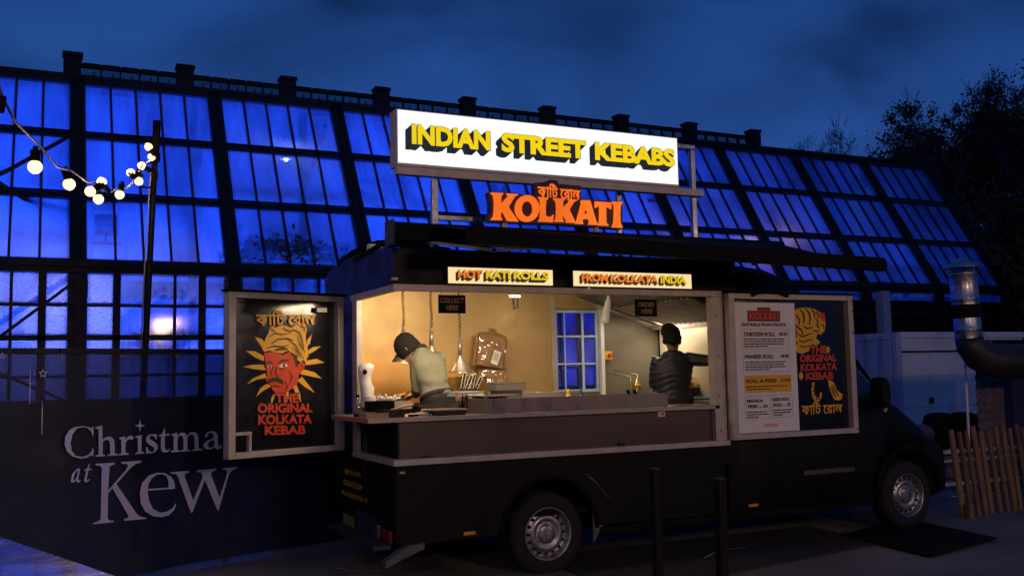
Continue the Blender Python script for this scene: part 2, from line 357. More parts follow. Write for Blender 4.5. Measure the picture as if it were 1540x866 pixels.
# outlines of lettering and printed artwork, in metres on their own planes
ART={"KOL":{"K":[[[3.163,3.008],[3.276,3.009],[3.27,2.999],[3.256,2.985],[3.252,2.96],[3.251,2.93],[3.26,2.931],[3.315,2.986],[3.315,2.996],[3.3,3.003],[3.303,3.008],[3.406,3.01],[3.402,3.0],[3.377,2.99],[3.322,2.91],[3.322,2.893],[3.382,2.813],[3.401,2.794],[3.399,2.789],[3.307,2.789],[3.301,2.797],[3.273,2.848],[3.256,2.863],[3.25,2.854],[3.247,2.818],[3.261,2.797],[3.257,2.792],[3.164,2.79],[3.165,2.798],[3.181,2.815],[3.189,2.847],[3.194,2.927],[3.186,2.986],[3.166,3.001]]],"O":[[[3.593,2.904],[3.59,2.88],[3.581,2.857],[3.567,2.835],[3.55,2.817],[3.528,2.803],[3.505,2.794],[3.481,2.79],[3.457,2.792],[3.434,2.798],[3.414,2.81],[3.397,2.826],[3.385,2.846],[3.377,2.868],[3.375,2.892],[3.378,2.916],[3.387,2.94],[3.4,2.961],[3.417,2.979],[3.438,2.993],[3.461,3.003],[3.486,3.007],[3.51,3.006],[3.533,2.999],[3.554,2.987],[3.571,2.971],[3.583,2.951],[3.591,2.929]],[[3.535,2.898],[3.534,2.884],[3.53,2.87],[3.523,2.858],[3.515,2.848],[3.505,2.839],[3.494,2.834],[3.483,2.832],[3.471,2.833],[3.461,2.837],[3.451,2.844],[3.443,2.854],[3.438,2.865],[3.434,2.878],[3.433,2.892],[3.435,2.906],[3.439,2.92],[3.445,2.932],[3.454,2.943],[3.463,2.951],[3.474,2.956],[3.486,2.958],[3.497,2.957],[3.508,2.953],[3.517,2.946],[3.525,2.937],[3.531,2.925],[3.534,2.912]]],"L":[[[3.583,2.998],[3.678,2.998],[3.675,2.989],[3.657,2.97],[3.652,2.929],[3.65,2.846],[3.679,2.841],[3.702,2.846],[3.723,2.863],[3.714,2.798],[3.582,2.798],[3.584,2.805],[3.597,2.82],[3.602,2.869],[3.604,2.959],[3.599,2.984]]],"K2":[[[3.724,2.997],[3.832,2.997],[3.83,2.99],[3.816,2.979],[3.811,2.954],[3.81,2.93],[3.819,2.93],[3.872,2.978],[3.872,2.987],[3.858,2.992],[3.86,2.997],[3.947,2.997],[3.947,2.991],[3.918,2.977],[3.877,2.921],[3.872,2.904],[3.917,2.822],[3.918,2.803],[3.834,2.802],[3.832,2.807],[3.844,2.816],[3.817,2.856],[3.806,2.868],[3.803,2.831],[3.814,2.815],[3.814,2.805],[3.728,2.803],[3.73,2.811],[3.742,2.823],[3.748,2.861],[3.752,2.926],[3.748,2.967],[3.728,2.989]]],"A":[[[3.99,2.996],[4.066,2.998],[4.073,2.986],[4.118,2.838],[4.132,2.814],[4.132,2.797],[4.05,2.797],[4.05,2.803],[4.06,2.815],[4.051,2.842],[3.999,2.841],[3.989,2.815],[3.998,2.803],[3.996,2.797],[3.923,2.798],[3.925,2.808],[3.937,2.821],[3.979,2.947],[3.987,2.973],[3.98,2.985]],[[4.028,2.935],[4.046,2.883],[4.008,2.883]]],"T":[[[4.118,2.993],[4.272,2.991],[4.274,2.937],[4.266,2.938],[4.247,2.95],[4.223,2.95],[4.221,2.902],[4.221,2.818],[4.242,2.803],[4.242,2.794],[4.141,2.794],[4.144,2.802],[4.154,2.815],[4.158,2.882],[4.16,2.953],[4.141,2.952],[4.126,2.939],[4.116,2.943]]],"I":[[[4.284,3.0],[4.386,3.003],[4.383,2.992],[4.365,2.969],[4.358,2.91],[4.358,2.825],[4.378,2.792],[4.376,2.784],[4.275,2.783],[4.278,2.792],[4.293,2.822],[4.302,2.907],[4.304,2.957],[4.297,2.982],[4.285,2.992]]],"plate":[[[3.151,3.012],[3.281,3.02],[3.413,3.02],[3.448,3.01],[3.52,3.019],[3.569,3.004],[3.563,3.115],[3.65,3.127],[3.705,3.152],[3.769,3.149],[3.783,3.121],[3.993,3.119],[3.99,3.01],[4.396,3.011],[4.388,2.774],[4.145,2.783],[3.677,2.786],[3.479,2.782],[3.149,2.776],[3.15,2.821],[3.165,2.846],[3.17,2.925]]]},"KOLBEN":[[3.575,3.105],[3.572,2.993],[3.985,3.106],[3.983,3.029]],"BAN":[[[[-1.24,1.236],[-1.239,1.163],[-1.248,1.163],[-1.259,1.198],[-1.289,1.228],[-1.33,1.238],[-1.375,1.227],[-1.405,1.184],[-1.419,1.124],[-1.41,1.062],[-1.377,1.021],[-1.325,1.009],[-1.279,1.019],[-1.251,1.051],[-1.246,1.067],[-1.237,1.067],[-1.238,1.007],[-1.246,1.007],[-1.256,1.017],[-1.29,0.997],[-1.342,0.996],[-1.4,1.017],[-1.446,1.059],[-1.465,1.111],[-1.461,1.171],[-1.432,1.219],[-1.387,1.241],[-1.33,1.245],[-1.277,1.233],[-1.256,1.223],[-1.249,1.235]]],[[[-1.225,1.23],[-1.169,1.24],[-1.165,1.13],[-1.134,1.15],[-1.098,1.148],[-1.074,1.127],[-1.066,1.094],[-1.063,1.016],[-1.038,1.01],[-1.037,0.998],[-1.122,0.999],[-1.122,1.009],[-1.101,1.014],[-1.103,1.085],[-1.112,1.118],[-1.136,1.128],[-1.162,1.115],[-1.163,1.016],[-1.144,1.011],[-1.144,0.999],[-1.221,1.001],[-1.221,1.01],[-1.196,1.015],[-1.199,1.211],[-1.224,1.218]]],[[[-1.027,1.136],[-0.978,1.144],[-0.976,1.117],[-0.954,1.141],[-0.926,1.147],[-0.906,1.133],[-0.913,1.113],[-0.938,1.118],[-0.957,1.116],[-0.973,1.094],[-0.974,1.014],[-0.947,1.007],[-0.946,0.996],[-1.03,0.996],[-1.03,1.007],[-1.008,1.012],[-1.01,1.119],[-1.027,1.126]]],[[[-0.891,1.137],[-0.836,1.146],[-0.836,1.012],[-0.811,1.005],[-0.811,0.995],[-0.889,0.995],[-0.889,1.005],[-0.868,1.009],[-0.87,1.123],[-0.891,1.127]]],[[[-0.853,1.277],[-0.844,1.23],[-0.807,1.22],[-0.843,1.211],[-0.85,1.168],[-0.861,1.212],[-0.9,1.225],[-0.86,1.232]]],[[[-0.703,1.146],[-0.703,1.103],[-0.712,1.104],[-0.725,1.127],[-0.748,1.138],[-0.765,1.133],[-0.77,1.119],[-0.758,1.102],[-0.722,1.083],[-0.696,1.055],[-0.695,1.021],[-0.721,0.997],[-0.753,0.99],[-0.775,0.998],[-0.785,0.99],[-0.794,0.991],[-0.795,1.046],[-0.786,1.046],[-0.775,1.018],[-0.749,0.999],[-0.729,1.005],[-0.721,1.023],[-0.732,1.042],[-0.773,1.065],[-0.795,1.09],[-0.796,1.121],[-0.774,1.143],[-0.746,1.148],[-0.723,1.142],[-0.712,1.146]]],[[[-0.638,1.185],[-0.629,1.185],[-0.63,1.139],[-0.589,1.141],[-0.588,1.127],[-0.63,1.125],[-0.63,1.035],[-0.622,1.01],[-0.606,1.005],[-0.587,1.016],[-0.582,1.011],[-0.603,0.991],[-0.636,0.988],[-0.661,1.005],[-0.665,1.031],[-0.665,1.123],[-0.686,1.125],[-0.686,1.134],[-0.657,1.144]]],[[[-0.571,1.135],[-0.518,1.145],[-0.515,1.12],[-0.484,1.142],[-0.45,1.14],[-0.426,1.114],[-0.395,1.141],[-0.353,1.141],[-0.325,1.118],[-0.318,1.087],[-0.314,1.0],[-0.278,0.991],[-0.278,0.981],[-0.375,0.983],[-0.375,0.993],[-0.353,0.999],[-0.357,1.083],[-0.367,1.114],[-0.395,1.122],[-0.422,1.102],[-0.418,0.999],[-0.393,0.992],[-0.393,0.984],[-0.482,0.984],[-0.482,0.996],[-0.458,1.001],[-0.459,1.083],[-0.467,1.111],[-0.49,1.122],[-0.513,1.105],[-0.513,1.0],[-0.489,0.994],[-0.489,0.985],[-0.574,0.986],[-0.574,0.996],[-0.55,1.001],[-0.551,1.12],[-0.571,1.123]]],[[[-0.25,1.086],[-0.255,1.101],[-0.234,1.127],[-0.191,1.141],[-0.148,1.13],[-0.13,1.1],[-0.125,1.015],[-0.111,0.998],[-0.089,1.013],[-0.089,0.996],[-0.11,0.979],[-0.139,0.979],[-0.161,0.998],[-0.197,0.983],[-0.24,0.986],[-0.268,1.009],[-0.268,1.037],[-0.24,1.057],[-0.169,1.077],[-0.169,1.096],[-0.184,1.122],[-0.212,1.126],[-0.226,1.112],[-0.233,1.09]],[[-0.164,1.063],[-0.164,1.01],[-0.19,0.997],[-0.218,1.004],[-0.227,1.027],[-0.212,1.049]]],[[[0.036,1.149],[0.036,1.103],[0.026,1.104],[0.01,1.129],[-0.016,1.141],[-0.035,1.136],[-0.041,1.121],[-0.028,1.102],[0.014,1.082],[0.044,1.052],[0.044,1.016],[0.014,0.99],[-0.023,0.983],[-0.048,0.991],[-0.059,0.983],[-0.07,0.984],[-0.07,1.043],[-0.06,1.042],[-0.048,1.012],[-0.018,0.992],[0.005,0.998],[0.014,1.018],[0.002,1.038],[-0.045,1.063],[-0.07,1.09],[-0.071,1.122],[-0.046,1.146],[-0.013,1.152],[0.013,1.145],[0.025,1.15]]],[[[-1.413,0.841],[-1.403,0.885],[-1.369,0.92],[-1.343,0.924],[-1.341,0.914],[-1.353,0.847],[-1.351,0.83],[-1.334,0.836],[-1.341,0.818],[-1.364,0.817],[-1.37,0.834],[-1.39,0.819],[-1.409,0.821]],[[-1.391,0.85],[-1.38,0.888],[-1.361,0.91],[-1.357,0.906],[-1.367,0.859],[-1.383,0.835],[-1.391,0.838]]],[[[-1.272,0.949],[-1.263,0.948],[-1.272,0.912],[-1.248,0.913],[-1.25,0.902],[-1.274,0.902],[-1.288,0.838],[-1.282,0.825],[-1.261,0.838],[-1.264,0.825],[-1.291,0.809],[-1.307,0.818],[-1.307,0.837],[-1.292,0.901],[-1.312,0.901],[-1.308,0.909],[-1.289,0.914]]],[[[-1.22,0.947],[-1.063,0.943],[-1.063,0.931],[-1.104,0.916],[-1.113,0.731],[-0.966,0.879],[-0.95,0.912],[-0.96,0.923],[-1.006,0.929],[-1.006,0.943],[-0.835,0.94],[-0.838,0.926],[-0.885,0.916],[-0.923,0.893],[-1.046,0.774],[-0.867,0.516],[-0.835,0.492],[-0.787,0.479],[-0.787,0.47],[-0.978,0.478],[-0.978,0.492],[-0.944,0.499],[-0.942,0.514],[-1.077,0.743],[-1.112,0.708],[-1.114,0.512],[-1.093,0.495],[-1.061,0.491],[-1.061,0.479],[-1.227,0.484],[-1.227,0.495],[-1.188,0.503],[-1.171,0.519],[-1.168,0.908],[-1.18,0.926],[-1.218,0.935]]],[[[-0.533,0.702],[-0.533,0.684],[-0.779,0.693],[-0.767,0.615],[-0.728,0.54],[-0.663,0.503],[-0.597,0.507],[-0.551,0.531],[-0.529,0.564],[-0.521,0.554],[-0.537,0.511],[-0.584,0.475],[-0.649,0.466],[-0.727,0.483],[-0.798,0.531],[-0.837,0.599],[-0.847,0.682],[-0.827,0.761],[-0.77,0.815],[-0.693,0.831],[-0.621,0.819],[-0.567,0.784],[-0.54,0.739]],[[-0.779,0.707],[-0.593,0.7],[-0.593,0.75],[-0.611,0.794],[-0.647,0.813],[-0.699,0.814],[-0.744,0.789],[-0.769,0.75]]],[[[-0.577,0.823],[-0.399,0.82],[-0.398,0.807],[-0.439,0.798],[-0.446,0.778],[-0.362,0.569],[-0.273,0.756],[-0.287,0.794],[-0.332,0.805],[-0.332,0.818],[-0.142,0.816],[-0.142,0.801],[-0.181,0.791],[-0.195,0.771],[-0.107,0.566],[-0.029,0.771],[-0.036,0.791],[-0.08,0.801],[-0.08,0.813],[0.067,0.811],[0.065,0.798],[0.008,0.78],[-0.014,0.757],[-0.117,0.455],[-0.128,0.459],[-0.252,0.729],[-0.37,0.467],[-0.384,0.469],[-0.507,0.778],[-0.527,0.804],[-0.574,0.811]]]],"BANSTAR":[[[[-1.64,1.687],[-1.629,1.667],[-1.606,1.663],[-1.622,1.647],[-1.618,1.624],[-1.639,1.635],[-1.659,1.625],[-1.655,1.648],[-1.672,1.664],[-1.649,1.667]],[[-1.639,1.677],[-1.633,1.661],[-1.616,1.66],[-1.629,1.649],[-1.624,1.633],[-1.639,1.642],[-1.653,1.633],[-1.649,1.65],[-1.662,1.66],[-1.645,1.661]]],[[[-1.936,1.813],[-1.929,1.797],[-1.913,1.796],[-1.925,1.785],[-1.921,1.768],[-1.935,1.777],[-1.949,1.768],[-1.946,1.785],[-1.958,1.796],[-1.942,1.797]],[[-1.936,1.805],[-1.932,1.794],[-1.92,1.793],[-1.929,1.786],[-1.926,1.775],[-1.935,1.781],[-1.945,1.775],[-1.942,1.786],[-1.951,1.793],[-1.939,1.794]]],[[[-1.734,1.702],[-1.73,1.61],[-1.73,1.428],[-1.734,1.428],[-1.737,1.611]]],[[[-1.641,1.459],[-1.634,1.355],[-1.637,1.2],[-1.641,1.201],[-1.643,1.356]]]],"LART":{"yellow":[[[0.338,1.797],[0.335,1.853],[0.356,1.91],[0.38,1.943],[0.393,1.991],[0.421,2.012],[0.443,1.992],[0.514,2.018],[0.599,1.995],[0.657,2.034],[0.705,2.042],[0.734,2.026],[0.748,1.981],[0.734,1.922],[0.753,1.839],[0.763,1.764],[0.734,1.714],[0.705,1.726],[0.685,1.706],[0.651,1.736],[0.628,1.764],[0.57,1.809],[0.514,1.784],[0.439,1.792],[0.393,1.808]],[[0.257,1.917],[0.329,1.898],[0.369,1.837],[0.34,1.802],[0.311,1.845]],[[0.177,1.805],[0.257,1.802],[0.34,1.765],[0.342,1.722],[0.257,1.754]],[[0.151,1.679],[0.24,1.694],[0.339,1.693],[0.357,1.647],[0.24,1.659]],[[0.187,1.539],[0.24,1.585],[0.352,1.625],[0.37,1.588],[0.276,1.574]],[[0.267,1.436],[0.308,1.504],[0.381,1.551],[0.403,1.515],[0.33,1.482]],[[0.403,1.37],[0.409,1.421],[0.436,1.466],[0.443,1.441],[0.421,1.389]],[[0.799,1.948],[0.754,1.903],[0.744,1.839],[0.775,1.864]],[[0.886,1.843],[0.812,1.839],[0.759,1.809],[0.763,1.776],[0.832,1.809]],[[0.926,1.704],[0.842,1.739],[0.728,1.722],[0.734,1.686],[0.842,1.695]],[[0.897,1.57],[0.822,1.625],[0.704,1.653],[0.681,1.612],[0.802,1.588]],[[0.821,1.454],[0.772,1.509],[0.699,1.59],[0.65,1.561],[0.724,1.504]],[[0.689,1.376],[0.681,1.442],[0.639,1.539],[0.608,1.51],[0.646,1.435]],[[0.548,1.373],[0.574,1.437],[0.567,1.498],[0.529,1.492],[0.529,1.427]]],"red":[[[0.338,1.789],[0.402,1.797],[0.514,1.773],[0.58,1.797],[0.628,1.739],[0.662,1.693],[0.701,1.716],[0.728,1.689],[0.714,1.648],[0.685,1.627],[0.666,1.607],[0.656,1.541],[0.599,1.49],[0.552,1.466],[0.449,1.457],[0.412,1.495],[0.399,1.528],[0.357,1.564],[0.37,1.612],[0.357,1.676]]],"black":[[[0.589,1.797],[0.647,1.764],[0.658,1.67],[0.639,1.677],[0.62,1.74]],[[0.357,1.701],[0.383,1.711],[0.414,1.695],[0.42,1.702],[0.385,1.725],[0.353,1.709]],[[0.472,1.7],[0.517,1.719],[0.571,1.725],[0.57,1.735],[0.511,1.735],[0.466,1.709]],[[0.359,1.545],[0.381,1.576],[0.421,1.589],[0.467,1.591],[0.505,1.568],[0.525,1.531],[0.495,1.539],[0.454,1.559],[0.403,1.55],[0.374,1.532]],[[0.452,1.684],[0.439,1.627],[0.46,1.594],[0.492,1.605],[0.491,1.609],[0.464,1.601],[0.448,1.627],[0.457,1.683]],[[0.419,1.676],[0.399,1.612],[0.416,1.597],[0.419,1.6],[0.406,1.611],[0.423,1.675]],[[0.404,1.512],[0.443,1.519],[0.485,1.51],[0.487,1.515],[0.443,1.528],[0.402,1.517]],[[0.476,1.66],[0.514,1.649],[0.556,1.669],[0.554,1.673],[0.513,1.655],[0.477,1.664]],[[0.568,1.641],[0.595,1.592],[0.578,1.544],[0.582,1.542],[0.603,1.592],[0.573,1.642]],[[0.531,1.56],[0.552,1.511],[0.534,1.483],[0.539,1.481],[0.559,1.511],[0.535,1.561]],[[0.673,1.688],[0.697,1.685],[0.69,1.654],[0.695,1.653],[0.704,1.687],[0.674,1.692]],[[0.514,1.698],[0.529,1.697],[0.533,1.67],[0.514,1.67]],[[0.384,1.689],[0.397,1.689],[0.397,1.666],[0.384,1.666]],[[0.382,1.916],[0.444,1.944],[0.514,1.935],[0.59,1.954],[0.589,1.96],[0.514,1.944],[0.442,1.953],[0.379,1.921]],[[0.404,1.858],[0.469,1.895],[0.551,1.902],[0.611,1.888],[0.613,1.894],[0.552,1.913],[0.465,1.905],[0.4,1.863]],[[0.367,1.825],[0.421,1.84],[0.514,1.833],[0.571,1.852],[0.57,1.857],[0.513,1.843],[0.42,1.849],[0.365,1.83]],[[0.607,1.981],[0.672,1.952],[0.692,1.901],[0.705,1.822],[0.712,1.823],[0.702,1.903],[0.68,1.958],[0.61,1.986]],[[0.569,1.885],[0.627,1.852],[0.669,1.787],[0.706,1.738],[0.711,1.74],[0.678,1.791],[0.636,1.858],[0.572,1.89]],[[0.648,1.937],[0.673,1.854],[0.725,1.788],[0.731,1.79],[0.682,1.857],[0.654,1.939]],[[0.677,2.009],[0.709,2.003],[0.721,1.968],[0.727,1.97],[0.716,2.008],[0.679,2.014]],[[0.397,1.984],[0.417,1.974],[0.433,1.953],[0.438,1.956],[0.424,1.98],[0.4,1.989]],[[0.597,1.837],[0.639,1.8],[0.663,1.752],[0.669,1.754],[0.647,1.804],[0.601,1.84]],[[0.445,1.806],[0.507,1.815],[0.554,1.812],[0.556,1.825],[0.506,1.835],[0.441,1.818]],[[0.512,1.991],[0.55,1.969],[0.608,1.965],[0.609,1.97],[0.553,1.977],[0.515,1.996]]],"white":[[[0.473,1.675],[0.499,1.698],[0.544,1.697],[0.563,1.681],[0.523,1.665]],[[0.37,1.676],[0.384,1.692],[0.41,1.686],[0.406,1.666],[0.381,1.663]]],"txt":{"THE":[[0.443,1.457],[0.443,1.385],[0.656,1.451],[0.656,1.377]],"ORIGINAL":[[0.28,1.383],[0.28,1.308],[0.793,1.364],[0.793,1.293]],"KOLKATA":[[0.286,1.292],[0.286,1.216],[0.787,1.273],[0.787,1.2]],"KEBAB":[[0.345,1.202],[0.345,1.131],[0.725,1.185],[0.725,1.115]]},"ben":[[0.265,2.097],[0.266,2.01],[0.823,2.112],[0.823,2.024]]},"RART":{"yellow":[[[6.281,2.108],[6.342,2.129],[6.432,2.143],[6.543,2.131],[6.621,2.097],[6.664,2.05],[6.676,1.99],[6.658,1.92],[6.608,1.882],[6.575,1.903],[6.549,1.851],[6.603,1.816],[6.545,1.779],[6.501,1.8],[6.452,1.731],[6.361,1.707],[6.301,1.729],[6.267,1.674],[6.256,1.716],[6.276,1.767],[6.322,1.801],[6.287,1.869],[6.274,1.988]],[[6.662,1.764],[6.703,1.773],[6.715,1.738],[6.688,1.704],[6.66,1.73]],[[6.479,1.441],[6.506,1.444],[6.494,1.389],[6.499,1.33],[6.527,1.3],[6.556,1.306],[6.57,1.353],[6.593,1.344],[6.583,1.293],[6.547,1.26],[6.502,1.267],[6.471,1.305],[6.462,1.373]],[[6.673,1.462],[6.711,1.453],[6.746,1.435],[6.774,1.365],[6.81,1.343],[6.847,1.315],[6.828,1.274],[6.786,1.265],[6.736,1.277],[6.7,1.35],[6.68,1.402]],[[6.324,1.529],[6.363,1.542],[6.375,1.494],[6.347,1.464],[6.322,1.487]]],"orange":[[[6.609,2.097],[6.666,2.09],[6.674,2.028],[6.638,2.01],[6.611,2.05]]],"black":[[[6.302,2.071],[6.33,2.053],[6.349,2.013],[6.339,1.972],[6.348,1.971],[6.365,2.015],[6.344,2.061],[6.308,2.077]],[[6.359,2.119],[6.393,2.088],[6.405,2.04],[6.395,1.989],[6.405,1.988],[6.424,2.04],[6.41,2.095],[6.367,2.125]],[[6.427,2.132],[6.465,2.089],[6.479,2.04],[6.466,1.981],[6.476,1.98],[6.498,2.041],[6.482,2.096],[6.435,2.137]],[[6.504,2.124],[6.531,2.09],[6.537,2.049],[6.549,2.05],[6.551,2.096],[6.514,2.13]],[[6.281,1.985],[6.315,1.958],[6.367,1.925],[6.39,1.884],[6.399,1.887],[6.381,1.932],[6.326,1.968],[6.288,1.991]],[[6.396,1.959],[6.441,1.939],[6.511,1.95],[6.509,1.959],[6.444,1.953],[6.401,1.967]],[[6.325,1.891],[6.38,1.862],[6.441,1.876],[6.509,1.899],[6.505,1.906],[6.436,1.888],[6.383,1.875],[6.331,1.897]],[[6.334,1.831],[6.39,1.811],[6.449,1.828],[6.515,1.839],[6.514,1.846],[6.445,1.84],[6.39,1.824],[6.337,1.838]],[[6.342,1.78],[6.398,1.764],[6.457,1.783],[6.453,1.79],[6.398,1.775],[6.345,1.787]],[[6.546,2.038],[6.573,2.014],[6.559,1.97],[6.596,1.943],[6.604,1.949],[6.576,1.973],[6.59,2.017],[6.553,2.044]],[[6.56,2.108],[6.582,2.074],[6.578,2.038],[6.588,2.037],[6.598,2.077],[6.569,2.112]],[[6.612,1.976],[6.636,1.971],[6.645,1.95],[6.656,1.952],[6.65,1.98],[6.615,1.985]],[[6.507,1.925],[6.552,1.911],[6.588,1.92],[6.586,1.927],[6.554,1.923],[6.51,1.932]],[[6.293,1.944],[6.303,1.903],[6.294,1.852],[6.304,1.851],[6.318,1.903],[6.302,1.947]],[[6.47,1.403],[6.496,1.394],[6.502,1.402],[6.475,1.411]],[[6.469,1.36],[6.5,1.354],[6.503,1.363],[6.472,1.369]],[[6.487,1.318],[6.512,1.331],[6.505,1.338],[6.48,1.325]],[[6.525,1.277],[6.531,1.303],[6.519,1.304],[6.513,1.279]],[[6.565,1.284],[6.553,1.308],[6.542,1.304],[6.554,1.28]],[[6.723,1.417],[6.74,1.364],[6.785,1.311],[6.793,1.315],[6.753,1.368],[6.731,1.419]],[[6.699,1.4],[6.72,1.339],[6.75,1.299],[6.758,1.302],[6.733,1.342],[6.707,1.402]]],"txt":{"THE":[[6.466,1.779],[6.462,1.707],[6.663,1.782],[6.658,1.709]],"ORIGINAL":[[6.334,1.698],[6.33,1.631],[6.782,1.701],[6.777,1.635]],"KOLKATA":[[6.338,1.613],[6.334,1.549],[6.786,1.617],[6.781,1.552]],"KEBAB":[[6.396,1.534],[6.392,1.468],[6.734,1.535],[6.73,1.466]]},"ben":[[6.334,1.233],[6.329,1.149],[6.83,1.229],[6.825,1.15]],"board":[[5.549,2.167],[5.588,0.998],[6.267,2.184],[6.288,1.025]],"rows":{"logo":[[5.732,2.086],[5.728,2.016],[6.085,2.096],[6.081,2.021]],"logoben":[[5.843,2.123],[5.841,2.09],[5.962,2.126],[5.961,2.094]],"sub":[[5.652,1.989],[5.651,1.959],[6.163,1.998],[6.161,1.964]],"box1":[[5.645,1.93],[5.649,1.752],[6.185,1.94],[6.188,1.761]],"t1":[[5.669,1.906],[5.667,1.87],[6.028,1.913],[6.026,1.873]],"p1":[[6.073,1.91],[6.071,1.876],[6.14,1.911],[6.138,1.878]],"box2":[[5.647,1.729],[5.651,1.548],[6.183,1.737],[6.19,1.555]],"t2":[[5.671,1.705],[5.669,1.669],[6.004,1.709],[6.002,1.672]],"p2":[[6.081,1.706],[6.08,1.674],[6.146,1.707],[6.144,1.675]],"box3":[[5.653,1.518],[5.658,1.361],[6.192,1.521],[6.197,1.37]],"t3":[[5.677,1.485],[5.675,1.452],[6.022,1.488],[6.02,1.454]],"p3":[[6.069,1.487],[6.068,1.457],[6.151,1.488],[6.15,1.458]],"box4":[[5.652,1.335],[5.658,1.127],[5.937,1.34],[5.939,1.132]],"t4":[[5.676,1.308],[5.674,1.279],[5.855,1.31],[5.854,1.28]],"t4b":[[5.682,1.259],[5.68,1.23],[5.903,1.259],[5.902,1.229]],"box5":[[5.954,1.34],[5.956,1.131],[6.195,1.343],[6.197,1.139]],"t5":[[5.97,1.313],[5.968,1.283],[6.159,1.314],[6.157,1.284]],"t5b":[[5.976,1.263],[5.974,1.233],[6.174,1.267],[6.172,1.237]],"foot":[[5.852,1.086],[5.851,1.06],[6.013,1.086],[6.011,1.06]]}}}

# ================================================================== SETTING
def asphalt():
    m = bpy.data.materials.new('worn_asphalt'); m.use_nodes = True; t = m.node_tree; b = t.nodes['Principled BSDF']; n = t.nodes.new; l = t.links.new
    tc = n('ShaderNodeTexCoord')
    a = n('ShaderNodeTexNoise'); a.inputs['Scale'].default_value = .55; a.inputs['Detail'].default_value = 8; l(tc.outputs['Object'], a.inputs['Vector'])
    g = n('ShaderNodeTexNoise'); g.inputs['Scale'].default_value = 55; g.inputs['Detail'].default_value = 3; l(tc.outputs['Object'], g.inputs['Vector'])
    vo = n('ShaderNodeTexVoronoi'); vo.inputs['Scale'].default_value = 75; l(tc.outputs['Object'], vo.inputs['Vector'])
    r = n('ShaderNodeValToRGB'); l(a.outputs['Fac'], r.inputs[0]); r.color_ramp.elements[0].position = .35; r.color_ramp.elements[0].color = (.085,.078,.076,1)
    r.color_ramp.elements[1].position = .7; r.color_ramp.elements[1].color = (.20,.18,.17,1)
    mx = n('ShaderNodeMix'); mx.data_type = 'RGBA'; mx.blend_type = 'MULTIPLY'; mx.inputs[0].default_value = .7
    r2 = n('ShaderNodeMapRange'); r2.inputs['To Min'].default_value = .4; r2.inputs['To Max'].default_value = 1.7; l(g.outputs['Fac'], r2.inputs[0])
    cb = n('ShaderNodeCombineColor'); [l(r2.outputs[0], cb.inputs[i]) for i in range(3)]
    l(r.outputs[0], mx.inputs[6]); l(cb.outputs[0], mx.inputs[7]); l(mx.outputs[2], b.inputs['Base Color'])
    rr = n('ShaderNodeMapRange'); rr.inputs['From Min'].default_value = .35; rr.inputs['From Max'].default_value = .65; rr.inputs['To Min'].default_value = .42; rr.inputs['To Max'].default_value = .8; l(a.outputs['Fac'], rr.inputs[0]); l(rr.outputs[0], b.inputs['Roughness'])
    bp = n('ShaderNodeBump'); bp.inputs['Strength'].default_value = .6; bp.inputs['Distance'].default_value = .01; l(vo.outputs['Distance'], bp.inputs['Height']); l(bp.outputs[0], b.inputs['Normal'])
    return m
M['asphalt'] = asphalt()
g = MB(); n_ = 24
xs = [-600,-200,-60,-20] + [-10+2*i for i in range(20)] + [40,80,200,600]; ys = [-600,-200,-60,-20] + [-8+2*i for i in range(24)] + [60,120,300,900]
for j, y in enumerate(ys):
    for i, x in enumerate(xs): g.v.append((x, y, 0))
for j in range(len(ys)-1):
    for i in range(len(xs)-1):
        k = j*len(xs)+i; g.f.append((k,k+1,k+len(xs)+1,k+len(xs))); g.sm.append(False)
obj('ground', g, M['asphalt'], kind='structure')

# ================================================================== GLASSHOUSE
GX0, BAY = 0.518, 2.573
GH = thing('greenhouse', 'long glasshouse with steep dark-barred roof glowing deep blue behind the food truck', 'greenhouse', (10.5, 18, 0))
yE, zE, yT, zT = 18.0, 3.56, 20.40, 7.40                 # eaves and top of the steep slope
sl = V((0, yT-yE, zT-zE)); SL = sl.length; sl.normalize(); nrm = V((0, -sl.z, sl.y))
def roofP(x, t, off=0): return V((x, yE, zE)) + sl*(t*SL) + nrm*off
K0, K1 = -1, 9
xA, xB = GX0+K0*BAY, GX0+K1*BAY
rows = [0.025, 0.335, 0.67, 0.975]
# share one unit pane
pane_me = MB().box(-.5,.5,-.004,.004,-.5,.5).mesh('pane'); pane_me.materials.append(M['pane'])
pane_ob = MB().box(-.5,.5,-.004,.004,-.5,.5).mesh('pane_obscured'); pane_ob.materials.append(M['pane_obscured'])
pane_cl = MB().box(-.5,.5,-.004,.004,-.5,.5).mesh('pane_clear'); pane_cl.materials.append(M['pane_clear'])
rafter_me = None
roof_rx = math.atan2(-(yT-yE), (zT-zE))
for k in range(K0, K1+1):
    x = GX0 + k*BAY
    mb = MB(); mb.bar(roofP(x,-.02,0), roofP(x,1.01,0), .27, .20, nrm)
    mb.bar(roofP(x-.07,-.02,.105), roofP(x-.07,1.0,.105), .035, .05, nrm); mb.bar(roofP(x+.07,-.02,.105), roofP(x+.07,1.0,.105), .035, .05, nrm)
    obj('rafter', mb, M['dark_frame'], GH)
    mb = MB().box(x-.15,x+.15,17.9,18.15,0,zE-.18); mb.box(x-.05,x+.05,17.86,17.9,0,zE-.18)
    obj('column', mb, M['dark_frame'], GH)
for r_, (t, w) in enumerate(((0.335,.11),(0.67,.11))):
    mb = MB(); mb.bar(roofP(xA,t,0), roofP(xB,t,0), .10, .12, sl); mb.bar(roofP(xA,t+.02,.05), roofP(xB,t+.02,.05), .03, .03, sl)
    obj('transom', mb, M['dark_frame'], GH)
mb = MB().box(xA,xB+.15,17.82,18.12,3.40,3.60); mb.box(xA,xB+.15,17.70,17.82,3.50,3.62); obj('gutter', mb, M['dark_frame'], GH)
